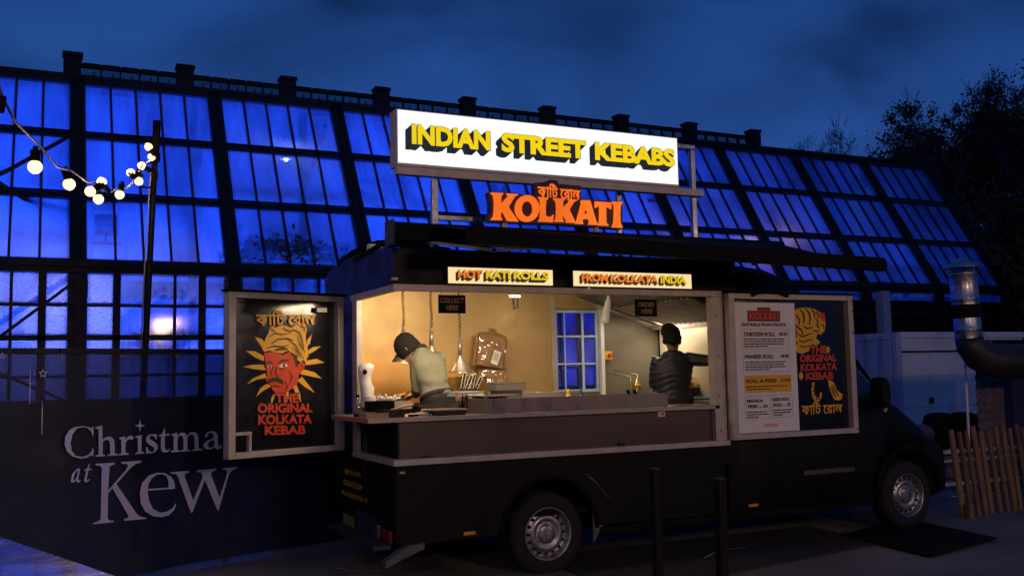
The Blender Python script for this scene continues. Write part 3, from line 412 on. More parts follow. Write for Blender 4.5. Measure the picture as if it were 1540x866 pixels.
mb = MB().box(xA,xB+.1,yT-.1,yT+.2,7.34,7.46); mb.box(xA,xB+.1,yT-.16,yT+.0,7.46,7.52); obj('top_beam', mb, M['dark_frame'], GH)
rnd = random.Random(3)
for k in range(K0, K1):
    for i in range(5):
        x0 = GX0+k*BAY+.135+i*(BAY-.27)/5; x1 = x0+(BAY-.27)/5
        if i:
            mb = MB(); mb.bar(roofP(x0,0,.01), roofP(x0,1,.01), .038, .07, nrm); obj('glazing_bar', mb, M['dark_frame'], GH)
        for j in range(3):
            t0, t1 = rows[j], rows[j+1]
            c = roofP((x0+x1)/2, (t0+t1)/2, rnd.uniform(-.006,.006))
            link(pane_me, 'pane', None, GH, loc=c, rot=(roof_rx+rnd.uniform(-.006,.006), 0, 0), scale=(x1-x0-.01, 1, (t1-t0)*SL-.01))
# front wall under the gutter
fr = [.058,.24,.42,.61,.79,.942]; zr = [(3.40,2.89),(2.83,2.36),(2.26,1.69),(1.63,1.28)]
for k in range(K0, K1):
    xk = GX0+k*BAY
    if k < 6:
        for i in range(5):
            x0, x1 = xk+fr[i]*BAY, xk+fr[i+1]*BAY
            if 0 < i: 
                w = .06 if i in (1,4) else .022
                obj('mullion', MB().box(x0-w,x0+w,17.93,18.07,1.28,3.40), M['dark_frame'], GH)
            for j, (zt_, zb_) in enumerate(zr):
                me = pane_ob if (k <= 0 and i in (0,4,3) and not (k == 0 and i in (3,4))) or (k < 0) else pane_me
                link(me, 'pane', None, GH, loc=((x0+x1)/2, 18.0+rnd.uniform(-.005,.005), (zt_+zb_)/2), rot=(rnd.uniform(-.004,.004),0,0), scale=(x1-x0-.02, 1, zt_-zb_))
    else:
        for i in range(5):
            x0, x1 = xk+fr[i]*BAY, xk+fr[i+1]*BAY
            link(pane_me, 'pane', None, GH, loc=((x0+x1)/2, 18.0, 3.30), scale=(x1-x0-.02, 1, .2))
            obj('wall_panel', MB().box(x0+.01,x1-.01,17.98,18.03,.6,3.17), M['black_matt'], GH)
mb = MB().box(xA,xB,17.94,18.06,2.835,2.885); obj('wall_rail', mb, M['dark_frame'], GH)
mb = MB().box(xA,xB,17.93,18.07,2.265,2.355); obj('wall_rail', mb, M['dark_frame'], GH)
obj('wall_rail', MB().box(xA,xB,17.95,18.05,1.635,1.685), M['dark_frame'], GH)
mb = MB().box(xA,xB,17.93,18.07,1.19,1.275); obj('wall_rail', mb, M['dark_frame'], GH)
obj('inner_beam', MB().box(xA,xB,18.5,18.62,3.12,3.34), M['dark_frame'], GH)
# brick plinth: top courses as real bricks joined
mb = MB(); 
for c in range(14):
    for i in range(110):
        x = xA + i*.235 + (c%2)*.117
        mb.box(x+.005, x+.23, 17.9+rnd.uniform(-.004,.004), 18.1, .082*c+.005, .082*c+.078)
o = obj('plinth_bricks', mb, M['dark_frame'], GH, kind='stuff')
# inner furniture of the house
obj('plinth_core', MB().box(xA,xB,17.96,18.06,0,1.19), M['black_matt'], GH)
obj('cross_brace', MB().bar((-.66,17.88,2.30),(.38,17.88,3.18),.05,.05), M['dark_frame'], GH); obj('cross_brace', MB().bar((-.66,17.88,1.75),(.38,17.88,1.25),.05,.05), M['dark_frame'], GH)
obj('glow_backdrop', MB().box(xA-.5,xB,23.6,23.64,0,8.2), M['backdrop'], GH)  # added backdrop sheet that catches the blue floodlights
obj('end_wall', MB().box(xB-.02,xB+.05,18.1,23.6,0,3.5), M['black_matt'], GH)
mb = MB(); mb.add([(xA-.5,yT+.2,7.40),(xB,yT+.2,7.40),(xB,25.0,8.45),(xA-.5,25.0,8.45),(xA-.5,yT+.2,7.36),(xB,yT+.2,7.36),(xB,25.0,8.41),(xA-.5,25.0,8.41)],[(0,1,2,3),(4,7,6,5),(0,4,5,1),(1,5,6,2),(2,6,7,3),(3,7,4,0)])
obj('upper_roof', mb, M['dark_frame'], GH)
for (a, b) in (((-1.0,18.95,5.0),(0.5,19.5,6.2)),((-1.0,18.8,5.2),(0.5,18.7,4.2)),((-0.75,18.5,2.3),(0.5,18.5,3.25)),((5.9,19.3,5.4),(7.6,19.3,4.0)),((13.0,19.3,5.6),(15.2,19.3,4.1)),((12.9,19.4,4.1),(15.1,19.4,5.6))):
    obj('cross_brace', MB().bar(a, b, .07, .07), M['dark_frame'], GH)
# column standing pale in front of the dark end bays
mb = MB().box(18.68,18.92,17.55,17.8,0,3.4); obj('pale_column', mb, mat('pale_column_paint',(0.35,0.42,0.52),.5,0,.15,3), GH, label='pale grey column under the gutter near the dark end bays')
# ridge lantern
yL = 25.0
for k in range(0, 9):
    x = GX0 + k*BAY
    mb = MB().box(x-.20,x+.20,yL-.18,yL+.18,8.3,9.30); mb.box(x-.23,x+.23,yL-.20,yL+.20,9.30,9.40)
    obj('lantern_post', mb, M['dark_frame'], GH, bevel=.03)
for (z0, z1) in ((8.40,8.46),(9.08,9.16)):
    obj('lantern_rail', MB().box(GX0,GX0+8*BAY,yL-.06,yL+.06,z0,z1), M['dark_frame'], GH)
for k in range(0, 8):
    for i in range(5):
        x0 = GX0+k*BAY+.2+i*(BAY-.4)/5; x1 = x0+(BAY-.4)/5
        link(pane_cl, 'lantern_pane', None, GH, loc=((x0+x1)/2, yL, 8.77), scale=(x1-x0-.03, 1, .62))
        if i: obj('lantern_bar', MB().box(x0-.02,x0+.02,yL-.04,yL+.04,8.46,9.08), M['dark_frame'], GH)
        mb = MB(); mb.bar((x0+.1,yL+.1,8.46),(x0+.30,yL+.3,9.08),.03,.03); obj('lantern_strut', mb, M['dark_frame'], GH)
        if k*5+i < 40: obj('vent_flap', MB().obox(((x0+x1)/2,yL-.02,9.172),((x1-x0)/2-.015,0,0),(0,.07,.0),(0,-.002,.010)), M['dark_frame'], GH)
# lamps that hang inside
def shrub(name, label, c, h, w, mat_l, nleaf, cat='shrub', trunk=True, seed=1, leaf=.10):
    rn = random.Random(seed); t = thing(name, label, cat, (c[0], c[1], 0))
    mb = MB(); tips = []
    def br(p, d, L, r, dep):
        q = p + d*L; mb.tube([p, p.lerp(q,.5)+V((rn.uniform(-1,1),rn.uniform(-1,1),0))*L*.06, q], [r, r*.8, r*.6], 5)
        tips.append(q)
        if dep:
            for _ in range(3):
                dd = (d + V((rn.uniform(-1,1),rn.uniform(-1,1),rn.uniform(-.3,.8)))*.8).normalized(); br(q, dd, L*.68, r*.6, dep-1)
    br(V((c[0],c[1],0)), V((0,0,1)), c[2]-h*.45, .06, 0); base = tips[-1]
    for i in range(6):
        a = 2*pi*i/6+rn.random(); br(base, V((math.cos(a)*w/h, math.sin(a)*w/h, .9)).normalized(), h*.3, .035, 2)
    obj('trunk', mb, M['bark'], t)
    lf = MB()
    for i in range(nleaf):
        p = V(rn.choice(tips[1:])) + V((rn.gauss(0,1)*w*.12, rn.gauss(0,1)*w*.12, rn.gauss(0,1)*h*.12))
        a = V((rn.uniform(-1,1),rn.uniform(-1,1),rn.uniform(-1,1))).normalized(); b = a.cross(V((rn.uniform(-1,1),rn.uniform(-1,1),rn.uniform(-1,1)))).normalized()
        s = leaf*rn.uniform(.6,1.4); lf.add([p-a*s, p+b*s*.35, p+a*s, p-b*s*.35], [(0,1,2,3)])
    obj('crown', lf, mat_l, t)
    return t
shrub('glasshouse_tree', 'bushy tree in dark silhouette inside the glasshouse, left of the truck roof', (4.35,19.1,3.95), 1.5, 2.2, M['leaf_in'], 3800, 'tree', seed=5, leaf=.07)
shrub('glasshouse_shrub', 'low dark shrub behind the lower panes right of the festoon pole', (1.95,18.9,2.25), 1.0, 1.0, M['leaf_in'], 1500, 'shrub', seed=9, leaf=.06)
shrub('glasshouse_shrub', 'small shrub inside the glass seen above the tall display case', (4.1,19.0,2.9), 1.0, 1.1, M['leaf_in'], 1300, 'shrub', seed=12, leaf=.06)
shrub('glasshouse_shrub', 'spreading dark plant behind the steep panes right of the lit letters', (9.6,19.4,4.2), 1.4, 1.6, M['leaf_in'], 1800, 'shrub', seed=15, leaf=.07)
for x_ in [GX0+BAY*k for k in range(0,9)]:
    mb = MB(); mb.bar((x_,23.3,0),(x_,23.3,8.0),.16,.16); mb.bar((x_,23.3,6.0),(x_,21.2,7.2),.09,.09); obj('inner_post', mb, M['dark_frame'], GH)
for z_ in (3.4,5.6): obj('inner_purlin', MB().box(xA,xB,23.25,23.35,z_,z_+.10), M['dark_frame'], GH)
t = thing('floodlight_box', 'square dark floodlight on a bracket inside the pane beside the thick left post', 'floodlight', (1.0,18.7,4.25))
mb = MB().box(.80,1.16,18.75,18.95,4.20,4.56); mb.box(.84,1.12,18.70,18.75,4.24,4.52); obj('housing', mb, M['dark_frame'], t, bevel=.02)
obj('rim', MB().box(1.165,1.19,18.72,18.95,4.16,4.56), M['alu'], t)
mb = MB().box(.75,1.25,18.8,18.84,4.02,4.06); mb.box(.97,1.01,18.8,18.84,4.03,4.2); obj('bracket', mb, M['dark_frame'], t)
t = thing('glasshouse_lamp', 'small bright lamp shining through the upper roof panes left of the big white sign', 'lamp', (4.55,20.2,6.15))
obj('bulb', MB().sphere((4.55,20.2,6.15), .055), emit('glasshouse_lamp_bulb', (.75,.82,1), 8, sample=False, var=0), t)
obj('reflector', MB().lathe([(.02,.1),(.09,.07),(.12,.0)], (4.55,20.22,6.15), 12), M['alu'], t)
lamp('glasshouse_lamp_light', 'POINT', (4.55,20.2,6.08), 12, (.5,.6,1), .05)
lamp('added_pane_light', 'POINT', (2.25,18.9,2.45), .55, (1,.45,.36), .04)  # added bare light that makes a pink streak on the panes
lamp('added_pane_light', 'POINT', (15.6,18.75,4.35), 7.0, (1,.55,.28), .1)  # this and the next two: added lights in place of warm reflections
lamp('added_pane_light', 'POINT', (16.9,19.1,4.6), 6.0, (1,.55,.30), .1)
lamp('added_pane_light', 'POINT', (13.4,19.1,4.5), 4.0, (1,.55,.28), .1)

# ================================================================== FOOD TRUCK
YS = 6.95; YF = 8.95; X0 = 2.38; XE = 5.42
TR = thing('food_truck', 'matt black food truck with a lit serving hatch and its side and rear flaps open', 'food truck', (5.2, 7.95, 0))
def front(x, z, off=0, y=YS): return V((x, y-off, z))      # (plane coordinate, height, distance towards the viewer)
def rear(s, z, off=0): return V((X0-off, s, z))
# lower body of the box with wheel arch
WX, WZ, WR = 3.66, .305, .325
FX, FZ = 7.62, .325
poly = [(X0,.915),(X0,.36),(X0+.05,.33),(WX-.40,.34)] + [(WX+.42*math.cos(a), WZ+.02+.42*math.sin(a)) for a in [pi - pi*i/14 + 0 for i in range(0,15)]] + [(WX+.43,.34),(XE+.02,.33),(XE+.02,.915)]
mb = MB().prism(poly, lambda x,z,d: V((x, YS+d, z)), 0, .04)
obj('side_panel', mb, M['black_paint'], TR)
obj('side_panel', MB().box(X0,XE+.02,YF-.04,YF,.33,.915), M['black_paint'], TR)
obj('rear_panel', MB().box(X0,X0+.04,YS+.042,YF-.042,.42,.915), M['black_paint'], TR)
obj('rear_panel', MB().box(X0,X0+.04,7.98,YF-.042,.917,2.27), M['black_paint'], TR, label='black upright rear panel behind the tall display case')
obj('floor', MB().box(X0+.042,5.99,YS+.045,YF-.045,.45,.50), M['black_matt'], TR)
# wheel housings
for x, z in ((WX,WZ),(FX,FZ)):
    mb = MB(); R0 = [V((x+.43*math.cos(a), YS+.03, z+.02+.43*math.sin(a))) for a in [pi*i/12 for i in range(13)]]; R1 = [p+V((0,.36,0)) for p in R0]
    if x == WX: R1 = [p+V((0,.36,0)) for p in R0]
    mb.add(R0+R1, [(i,i+1,13+i+1,13+i) for i in range(12)], True); mb.add(R1, [tuple(range(13))])
    obj('wheel_housing', mb, M['black_matt'], TR)
# chassis rail + prop
obj('chassis_rail', MB().box(X0+.1,7.2,7.35,7.45,.25,.36).box(X0+.1,7.2,8.45,8.55,.25,.36), M['black_matt'], TR)
# upper fascia, roof, back wall
mb = MB().prism([(X0,2.272),(X0,2.50),(X0+.05,2.545),(5.6,2.545),(5.6,2.272)], lambda x,z,d: V((x,YS+d,z)), 0, .04)
obj('fascia', mb, M['black_paint'], TR)
obj('fascia', MB().box(X0,X0+.04,YS+.042,YF,2.272,2.51), M['black_paint'], TR)
mb = MB(); R = []
for x in (X0+.01, 5.6):
    R.append([V((x, y, z)) for y, z in ((YS+.02,2.515),(YS+.10,2.565),(YS+.5,2.60),(7.95,2.615),(YF-.5,2.60),(YF-.1,2.565),(YF-.01,2.5),(YF-.01,2.47),(7.95,2.47),(YS+.045,2.47))])
mb.rings(R); obj('roof', mb, M['black_paint'], TR)
obj('roof_cable', MB().tube([(2.4,8.5,2.6),(2.45,8.2,2.66),(2.6,8.0,2.72),(2.75,7.9,2.72),(2.9,7.7,2.66),(3.05,7.5,2.61)], .035, 7), M['black_matt'], TR)
obj('roof_socket', MB().box(2.50,2.62,7.95,8.02,2.66,2.71), M['white_plastic'], TR)
# lining, interior
YB = 8.85
mb = MB().box(X0+.05,4.745,YB,YB+.03,1.0,2.42); obj('back_wall', mb, M['brass_wall'], TR)
obj('back_wall', MB().box(4.745,5.30,YB,YB+.03,2.235,2.42), M['brass_wall'], TR)
obj('back_wall', MB().box(4.745,5.30,YB,YB+.03,.5,1.36), M['grey_wall'], TR)
obj('back_wall', MB().box(5.30,6.045,YB-.0,YB+.03,.5,2.36), M['grey_wall'], TR, label='grey steel lining right of the window')
obj('wall_trim', MB().box(4.72,4.765,YB-.025,YB-.002,1.38,2.36), M['alu'], TR)
obj('ceiling', MB().box(X0+.05,5.58,YS+.05,YB,2.405,2.435), M['brass_wall'], TR); obj('ceiling', MB().box(5.581,6.05,7.16,YB-.05,2.34,2.355), M['grey_wall'], TR)
obj('partition', MB().box(6.03,6.045,7.14,YB-.05,.5,2.335), M['cream_wall'], TR)
for z in (1.0, 1.55, 2.0):
    obj('rivet', MB().sphere((6.025,8.6,z),.008,6,4), M['steel'], TR)
for x in (5.6,5.85): obj('rivet', MB().sphere((x,8.845,2.02),.008,6,4), M['steel'], TR)
obj('rivet', MB().sphere((5.6,8.845,1.72),.008,6,4), M['steel'], TR)
# truck window in the back wall
barm = mat('pale_blue_window_frame', (0.45,0.58,0.78), .4, 0, .06, 3)
mb = MB().box(4.77,5.28,YB-.005,YB+.04,2.195,2.225).box(4.77,5.28,YB-.005,YB+.04,1.37,1.40).box(4.77,4.79,YB-.005,YB+.04,1.40,2.195).box(5.255,5.28,YB-.005,YB+.04,1.40,2.195)
wn = obj('window', mb, barm, TR)
for x, w in ((4.885,.012),(5.10,.026)): obj('glazing_bar', MB().box(x-w/2,x+w/2,YB+.0,YB+.03,1.40,2.195), barm, wn)
for z in (1.95,1.665): obj('glazing_bar', MB().box(4.79,5.255,YB+.002,YB+.028,z-.009,z+.009), barm, wn)
tint = glass('blue_lit_window_pane', (.45,.55,.85), .92, (.2,.3,.9), .06, .1, bump=.5, bscale=55)
xs_ = [4.79,4.88,5.088,5.255]; zs_ = [1.40,1.656,1.941,2.195]
for i in range(3):
    for j in range(3):
        obj('pane', MB().box(xs_[i]+.012,xs_[i+1]-.001,YB+.012,YB+.016,zs_[j]+.014,zs_[j+1]-.001), tint, wn)
obj('curtain_post', MB().box(5.285,5.325,YB-.06,YB-.004,1.34,2.26), M['white_paint'], TR)
obj('isolator_switch', MB().box(5.335,5.425,YB-.05,YB-.002,1.70,1.79), M['yellow_plastic'], TR, bevel=.006)
obj('switch_knob', MB().cyl((5.385,YB-.055,1.745),(5.385,YB-.08,1.745),.022,n=12), M['red_plastic'], TR)
# extractor hood: sloping canopy over the griddle
HD = thing('extractor_hood', 'sloping steel extractor canopy with baffle slats over the right hand cook', 'extractor hood', (5.6,8.0,2.2))
A0, A1 = V((5.02,YB-.03,2.36)), V((6.02,YB-.03,2.06)); B0, B1 = V((5.02,7.35,2.36)), V((6.02,7.35,2.06))
mb = MB(); up = V((0,0,.02)); mb.add([A0,A1,B1,B0,A0+up,A1+up,B1+up,B0+up],[(0,1,2,3),(4,7,6,5),(0,4,5,1),(1,5,6,2),(2,6,7,3),(3,7,4,0)]); obj('canopy', mb, M['grey_wall'], HD)
obj('light_strip', MB().bar((5.22,8.78,2.27),(5.98,8.78,2.045),.05,.03), M['alu'], HD)
obj('rim', MB().bar((5.98,8.82,2.045),(5.98,7.45,2.045),.05,.06), M['alu'], HD)
obj('rim', MB().bar((5.03,8.83,2.345),(5.98,8.83,2.03),.02,.02), M['alu'], HD)
for i in range(16):
    y = 7.36+i*.085
    obj('baffle_slat', MB().bar((5.36,y,2.238),(5.96,y,2.058),.028,.016), M['alu'], HD)
obj('filter_frame', MB().box(5.98,6.02,7.30,8.70,2.06,2.10), M['dark_frame'], HD)

# counters inside
obj('rear_worktop', MB().box(X0+.06,4.72,8.35,YB-.002,1.30,1.335), M['steel'], TR, bevel=.004)
obj('rear_cabinet', MB().box(X0+.08,4.70,8.40,YB-.004,.5,1.298), M['grey_wall'], TR)
obj('cook_cabinet', MB().box(5.72,6.02,7.5,YB-.004,.5,1.28), M['grey_wall'], TR)
obj('low_unit', MB().box(5.28,5.70,8.2,YB-.004,.5,1.22), M['grey_wall'], TR)
# front counter
cz = 1.272
pts = [(2.16,6.93),(5.36,6.93),(5.36,7.42),(2.52,7.42),(2.36,7.93),(2.16,7.93)]
mb = MB().prism([(x,y) for x,y in pts], lambda x,y,d: V((x,y,d)), cz-.035, cz); obj('serving_counter', mb, M['steel'], TR, bevel=.003)
obj('counter_front', MB().box(X0+.04,5.36,YS+.03,YS+.05,.965,cz-.037), M['counter_panel'], TR)
obj('counter_end', MB().box(X0+.02,X0+.038,YS+.052,7.9,.965,cz-.037), M['black_matt'], TR)
obj('counter_latch', MB().box(2.60,2.68,YS+.005,YS+.03,.966,.975).box(4.33,4.39,YS+.005,YS+.03,.966,.99), M['dark_frame'], TR)
mb = MB().box(3.09,4.825,6.945,6.957,cz+.002,cz+.118).box(3.09,3.102,6.96,7.3,cz+.002,cz+.118); obj('splash_guard', mb, M['guard'], TR, bevel=.002)
# aluminium trims round the hatch
tz0, tz1 = .917, .963
mb = MB().box(X0-.03,XE+.03,YS-.035,YS+.028,tz0,tz1); obj('sill_trim', mb, M['alu'], TR, bevel=.003)
mb = MB().box(X0-.03,X0+.018,YS+.03,7.98,tz0,tz1); obj('sill_trim', mb, M['alu'], TR, bevel=.003)
mb = MB().box(X0-.012,XE+.012,YS-.02,YS+.03,2.222,2.272); obj('header_trim', mb, M['alu'], TR, bevel=.003)
mb = MB().box(X0-.012,X0+.036,YS+.032,8.08,2.222,2.272); obj('header_trim', mb, M['alu'], TR, bevel=.003)
mb = MB().box(5.31,XE+.01,YS-.02,YS+.06,tz1+.001,2.22); obj('hatch_post', mb, M['alu'], TR, bevel=.003)
mb = MB().box(X0-.01,X0+.04,7.90,8.03,tz1+.001,2.22); obj('hatch_post', mb, M['alu'], TR, bevel=.003)
for z in (1.05,1.35,1.7,2.05):
    obj('rivet', MB().sphere((5.365,YS-.02,z),.012,8,5), M['steel'], TR); obj('rivet', MB().sphere((X0-.01,7.965,z),.012,8,5), M['steel'], TR)
obj('header_soffit', MB().box(X0+.04,5.30,YS+.04,7.16,2.30,2.32), M['alu'], TR)
obj('led_strip', MB().box(2.5,4.6,7.02,7.04,2.288,2.299), M['led'], TR)
dl = obj('downlight', MB().lathe([(.0,0),(.035,0),(.04,.012),(.04,.02)], (4.86,7.06,2.28), 16), M['steel'], TR)
obj('lens', MB().lathe([(.0,0),(.028,0),(.028,.004)], (4.86,7.06,2.276), 12), M['led'], dl)
dl = obj('downlight', MB().lathe([(.0,0),(.03,0),(.034,.012)], (2.88,7.06,2.285), 16), M['steel'], TR)
obj('hinge', MB().box(X0-.025,X0+.02,YS-.03,YS-.001,2.30,2.32), M['alu'], TR); obj('hinge', MB().box(X0+.02,X0+.06,YS-.03,YS-.001,.86,.875), M['alu'], TR)
obj('hinge', MB().box(XE+.04,XE+.085,YS-.03,YS,2.12,2.2), M['galv'], TR); obj('hinge', MB().box(XE+.04,XE+.085,YS-.03,YS,1.0,1.1), M['galv'], TR)
obj('door_gap', MB().box(XE+.03,5.6,YS+.002,YS+.03,.917,2.27), M['black_matt'], TR)

# lights in the kitchen
lamp('kitchen_strip_light', 'AREA', (3.25,7.12,2.27), 31, (1,.76,.47), 1.7, (3.5,8.3,1.5), .05)
lamp('kitchen_spot_light', 'SPOT', (4.86,7.30,2.25), 10, (1,.78,.50), .03, (4.6,8.4,1.2), spot=130, blend=.9)
lamp('hood_strip_light', 'AREA', (5.60,8.55,2.08), 2.2, (1,.84,.60), .9, (5.58,8.80,1.0), .05)
lamp('hood_light', 'AREA', (5.82,8.45,2.02), 5.5, (1,.80,.54), .5, (6.02,8.25,1.2), .2)

# cab: lofted
secs = [(5.40,2.53,1.0,.90),(5.9,2.52,1.0,.89),(6.14,2.50,1.0,.88),(6.38,2.43,1.0,.86),(6.58,2.31,1.0,.85),(6.9,1.97,1.0,.84),(7.21,1.60,1.0,.85),(7.46,1.29,.99,.89),(7.63,1.18,.98,.90),(7.80,1.07,.965,.89),(7.97,.96,.94,.86),(8.2,.86,.87,.79),(8.42,.78,.74,.66),(8.60,.66,.55,.45),(8.68,.52,.40,.30)]
mb = MB(); R = []
for x, zt, hl, ht in secs:
    zb = .27 if x < 8 else .27+.1*(x-8); belt = min(1.25, zt-.10 if zt < 1.4 else 1.25)
    pr = [(-hl*.96, zb), (-hl, zb+.07), (-hl, (zb+belt)/2), (-hl+.005, belt), (-(ht+(hl-ht)*.35), belt+(zt-belt)*.55), (-ht, zt-.07), (-ht+.10, zt-.005), (-ht*.5, zt+.03)]
    ring = pr + [(0, zt+.04)] + [(-a, b) for a, b in pr[::-1]] + [(0, zb-.0)]
    R.append([V((x, 7.95+a, b)) for a, b in ring])
mb.rings(R, smooth=True); me = mb.mesh('cab')
bm = bmesh.new(); bm.from_mesh(me); bmesh.ops.recalc_face_normals(bm, faces=bm.faces); bm.to_mesh(me); bm.free()
cut = MB().cyl((FX,6.6,FZ+.02),(FX,7.36,FZ+.02),.42,n=32).mesh('cut'); cut2 = MB().cyl((FX,8.54,FZ+.02),(FX,9.3,FZ+.02),.42,n=32).mesh('cut2')
cut3 = MB().box(5.2,6.05,7.10,8.885,.5,2.37).mesh('cut3')
me = boolean(me, [cut, cut2, cut3]); me.materials.clear(); me.name = 'cab_body'
cab = link(me, 'cab_body', M['black_paint'], TR)
def arc_strip(x, z, r, w, y0, y1, a0=0.0, a1=pi, n=20):
    R = []
    for i in range(n+1):
        a = a0+(a1-a0)*i/n; c, s = math.cos(a), math.sin(a)
        R.append([V((x+(r)*c, y0, z+r*s)), V((x+(r+w)*c, y0, z+(r+w)*s)), V((x+(r+w)*c, y1, z+(r+w)*s)), V((x+r*c, y1, z+r*s))])
    return MB().rings(R)
obj('arch_lip', arc_strip(FX, FZ+.02, .415, .05, 6.925, 6.96, 0.0, pi), M['black_matt'], TR)
obj('arch_lip', arc_strip(WX, WZ+.02, .415, .03, 6.935, 6.95, 0.0, pi), M['black_matt'], TR)
obj('mud_flap', MB().prism([(4.06,.50),(4.13,.44),(4.17,.36),(4.06,.2)], lambda x,z,d: V((x,6.955+d,z)), 0, .02), mat('worn_grey_plastic',(.10,.09,.09),.7), TR)
obj('body_crease', MB().tube([(4.0,6.948,.76),(4.1,6.948,.68),(4.2,6.948,.56),(4.27,6.948,.52)], .0025, 5), M['rim'], TR)
obj('side_skirt', MB().box(4.12,7.12,6.935,6.96,.27,.325), M['black_matt'], TR)
obj('door_moulding', MB().box(6.28,6.90,6.925,6.948,.60,.645), mat('dark_grey_plastic',(.055,.052,.055),.55), TR, bevel=.006)
obj('door_seam', MB().box(6.40,6.406,6.944,6.949,.33,1.2).box(7.10,7.106,6.944,6.949,.8,1.25), M['rubber'], TR)
obj('roof_seam', MB().tube([(5.93,7.02,2.1),(5.93,7.04,2.4),(5.93,7.1,2.5),(5.93,7.4,2.56)],.008,5).tube([(6.05,7.02,2.1),(6.05,7.04,2.4),(6.05,7.12,2.5),(6.05,7.5,2.56)],.006,5), M['rubber'], TR)
# cab glass: sits just proud of the bodywork
def yside(x, z):
    best = 6.95
    for (a, b) in zip(secs, secs[1:]):
        if a[0] <= x <= b[0]:
            t = (x-a[0])/(b[0]-a[0]); zt = a[1]+(b[1]-a[1])*t; hl = a[2]+(b[2]-a[2])*t; ht = a[3]+(b[3]-a[3])*t
            belt = min(1.25, zt-.10 if zt < 1.4 else 1.25)
            if z <= belt: return 7.95-hl
            u = (z-belt)/max(zt-belt, .01); return 7.95-(hl-(hl-ht)*min(1, u*1.17))
    return best
q = [(6.45,1.30),(7.36,1.30),(7.12,1.60),(6.80,1.95),(6.45,2.05)]
obj('side_window', MB().prism(q, lambda x,z,d: V((x, yside(x,z)-.006+d, z)), 0, .004), M['dark_glass'], TR)
R = []
for x, z in ((6.66,2.24),(7.46,1.32)):
    hw = .80
    R.append([V((x+.03*(1-abs(2*i/10-1)**2)+.012, 7.95-hw+2*hw*i/10, z+.035)) for i in range(11)])
mb = MB(); mb.add(R[0]+R[1], [(i,i+1,11+i+1,11+i) for i in range(10)], True); obj('windscreen', mb, M['dark_glass'], TR)
# mirror
mb = MB(); mb.rings([[V((7.13+.055*math.cos(a)*s, 6.80+d, 1.33+.15*math.copysign(abs(math.sin(a))**.6, math.sin(a))*s)) for a in [2*pi*i/16 for i in range(16)]] for d, s in ((-.10,.7),(-.07,.95),(0,1.0),(.07,.95),(.09,.6))])
mir = obj('wing_mirror', mb, M['black_paint'], TR)
obj('mirror_arm', MB().bar((7.13,6.86,1.22),(7.16,6.97,1.20),.05,.07), M['black_matt'], mir)
mb = MB().sphere((7.175,6.79,1.20),.05,10,8,(.4,.6,1.2)); obj('indicator', mb, mat('clear_indicator',(.6,.45,.35),.08,.3), mir)
# headlamp and grille
hl_ = mat('headlamp_glass', (.07,.07,.08), .08, .5, .2, 9)
for sgn in (-1, 1):
    mb = MB().sphere((7.98,7.95+sgn*.84,.89),.15,14,10,(1.25,.5,.66)); obj('headlight', mb, hl_, TR)
obj('grille', MB().box(8.62,8.70,7.6,8.3,.52,.62), M['black_matt'], TR)
# wheels
def wheel(x, z, yface, name='wheel'):
    tp = [(.194,.02),(.212,.0),(.30,.0),(.322,.02),(.327,.05),(.327,.15),(.322,.18),(.30,.20),(.194,.20)]
    ty = obj(name, MB().lathe(tp, (x,yface,z), 40, (0,1,0)), M['rubber'], TR)
    rp = [(a*.945,b) for a, b in [(.214,.006),(.222,-.004),(.214,-.006),(.206,.006),(.200,.03),(.190,.045),(.176,.050),(.150,.030),(.135,.018),(.11,.028),(.085,.045),(.078,.030),(.060,.022),(.03,.020),(.0,.020)]]
    rm = obj('rim', MB().lathe(rp, (x,yface,z), 40, (0,1,0)), M['rim'], ty)
    hb = MB()
    for i in range(16):
        a = 2*pi*i/16; c = V((x+.159*math.cos(a), yface+.030, z+.159*math.sin(a))); hb.cyl(c, c+V((0,.03,0)), .013, n=8)
    obj('vent_hole', hb, M['rubber'], rm)
    for i in range(5):
        a = 2*pi*i/5+.3; c = V((x+.062*math.cos(a), yface+.018, z+.062*math.sin(a))); obj('wheel_nut', MB().cyl(c, c-V((0,.015,0)), .011, n=6), M['steel'], rm)
    return ty
wheel(WX, WZ, 6.985); wheel(FX, FZ, 6.975)
wheel(WX, WZ, 8.72); wheel(FX, FZ, 8.72)
# rear step, lamp cluster, plate
br_ = mat('bent_grey_bumper', (.10,.095,.10), .6, .1, .2, 8)
obj('rear_step', MB().box(2.22,2.36,7.02,8.25,.30,.335), mat('dull_step_tread',(.03,.03,.035),.6,.2), TR, bevel=.004)
mb = MB().prism([(2.28,.19),(2.40,.24),(2.58,.305),(2.58,.345),(2.45,.335),(2.28,.235)], lambda x,z,d: V((x,6.90+d,z)), 0, .09); obj('bumper_corner', mb, br_, TR)
obj('lamp_cluster', MB().box(2.345,2.378,7.02,7.26,.34,.43), M['tail_red'], TR, bevel=.008)
obj('reversing_lamp', MB().box(2.343,2.378,7.27,7.34,.34,.44), M['rim'], TR, bevel=.006)
obj('lamp_backplate', MB().box(2.355,2.379,7.35,7.95,.31,.50), mat('blue_grey_plate',(.05,.07,.11),.2,.5,.6,9), TR)
obj('number_plate', MB().box(2.365,2.379,8.02,8.32,.30,.41), mat('dull_yellow_plate',(.25,.22,.04),.5), TR)
for x in (2.96, 5.69):
    mk = obj('side_marker', MB().box(x-.05,x+.05,6.93,6.949,.365,.392), M['amber'], TR, bevel=.004)
mb = MB()
put_text(mb, rear, '@KOLKATI', [(8.30,.795),(8.30,.745),(7.84,.795),(7.84,.745)], .004, .025)
put_text(mb, rear, 'KOLKATI.COM', [(8.34,.70),(8.34,.65),(7.80,.70),(7.80,.65)], .004, .025)
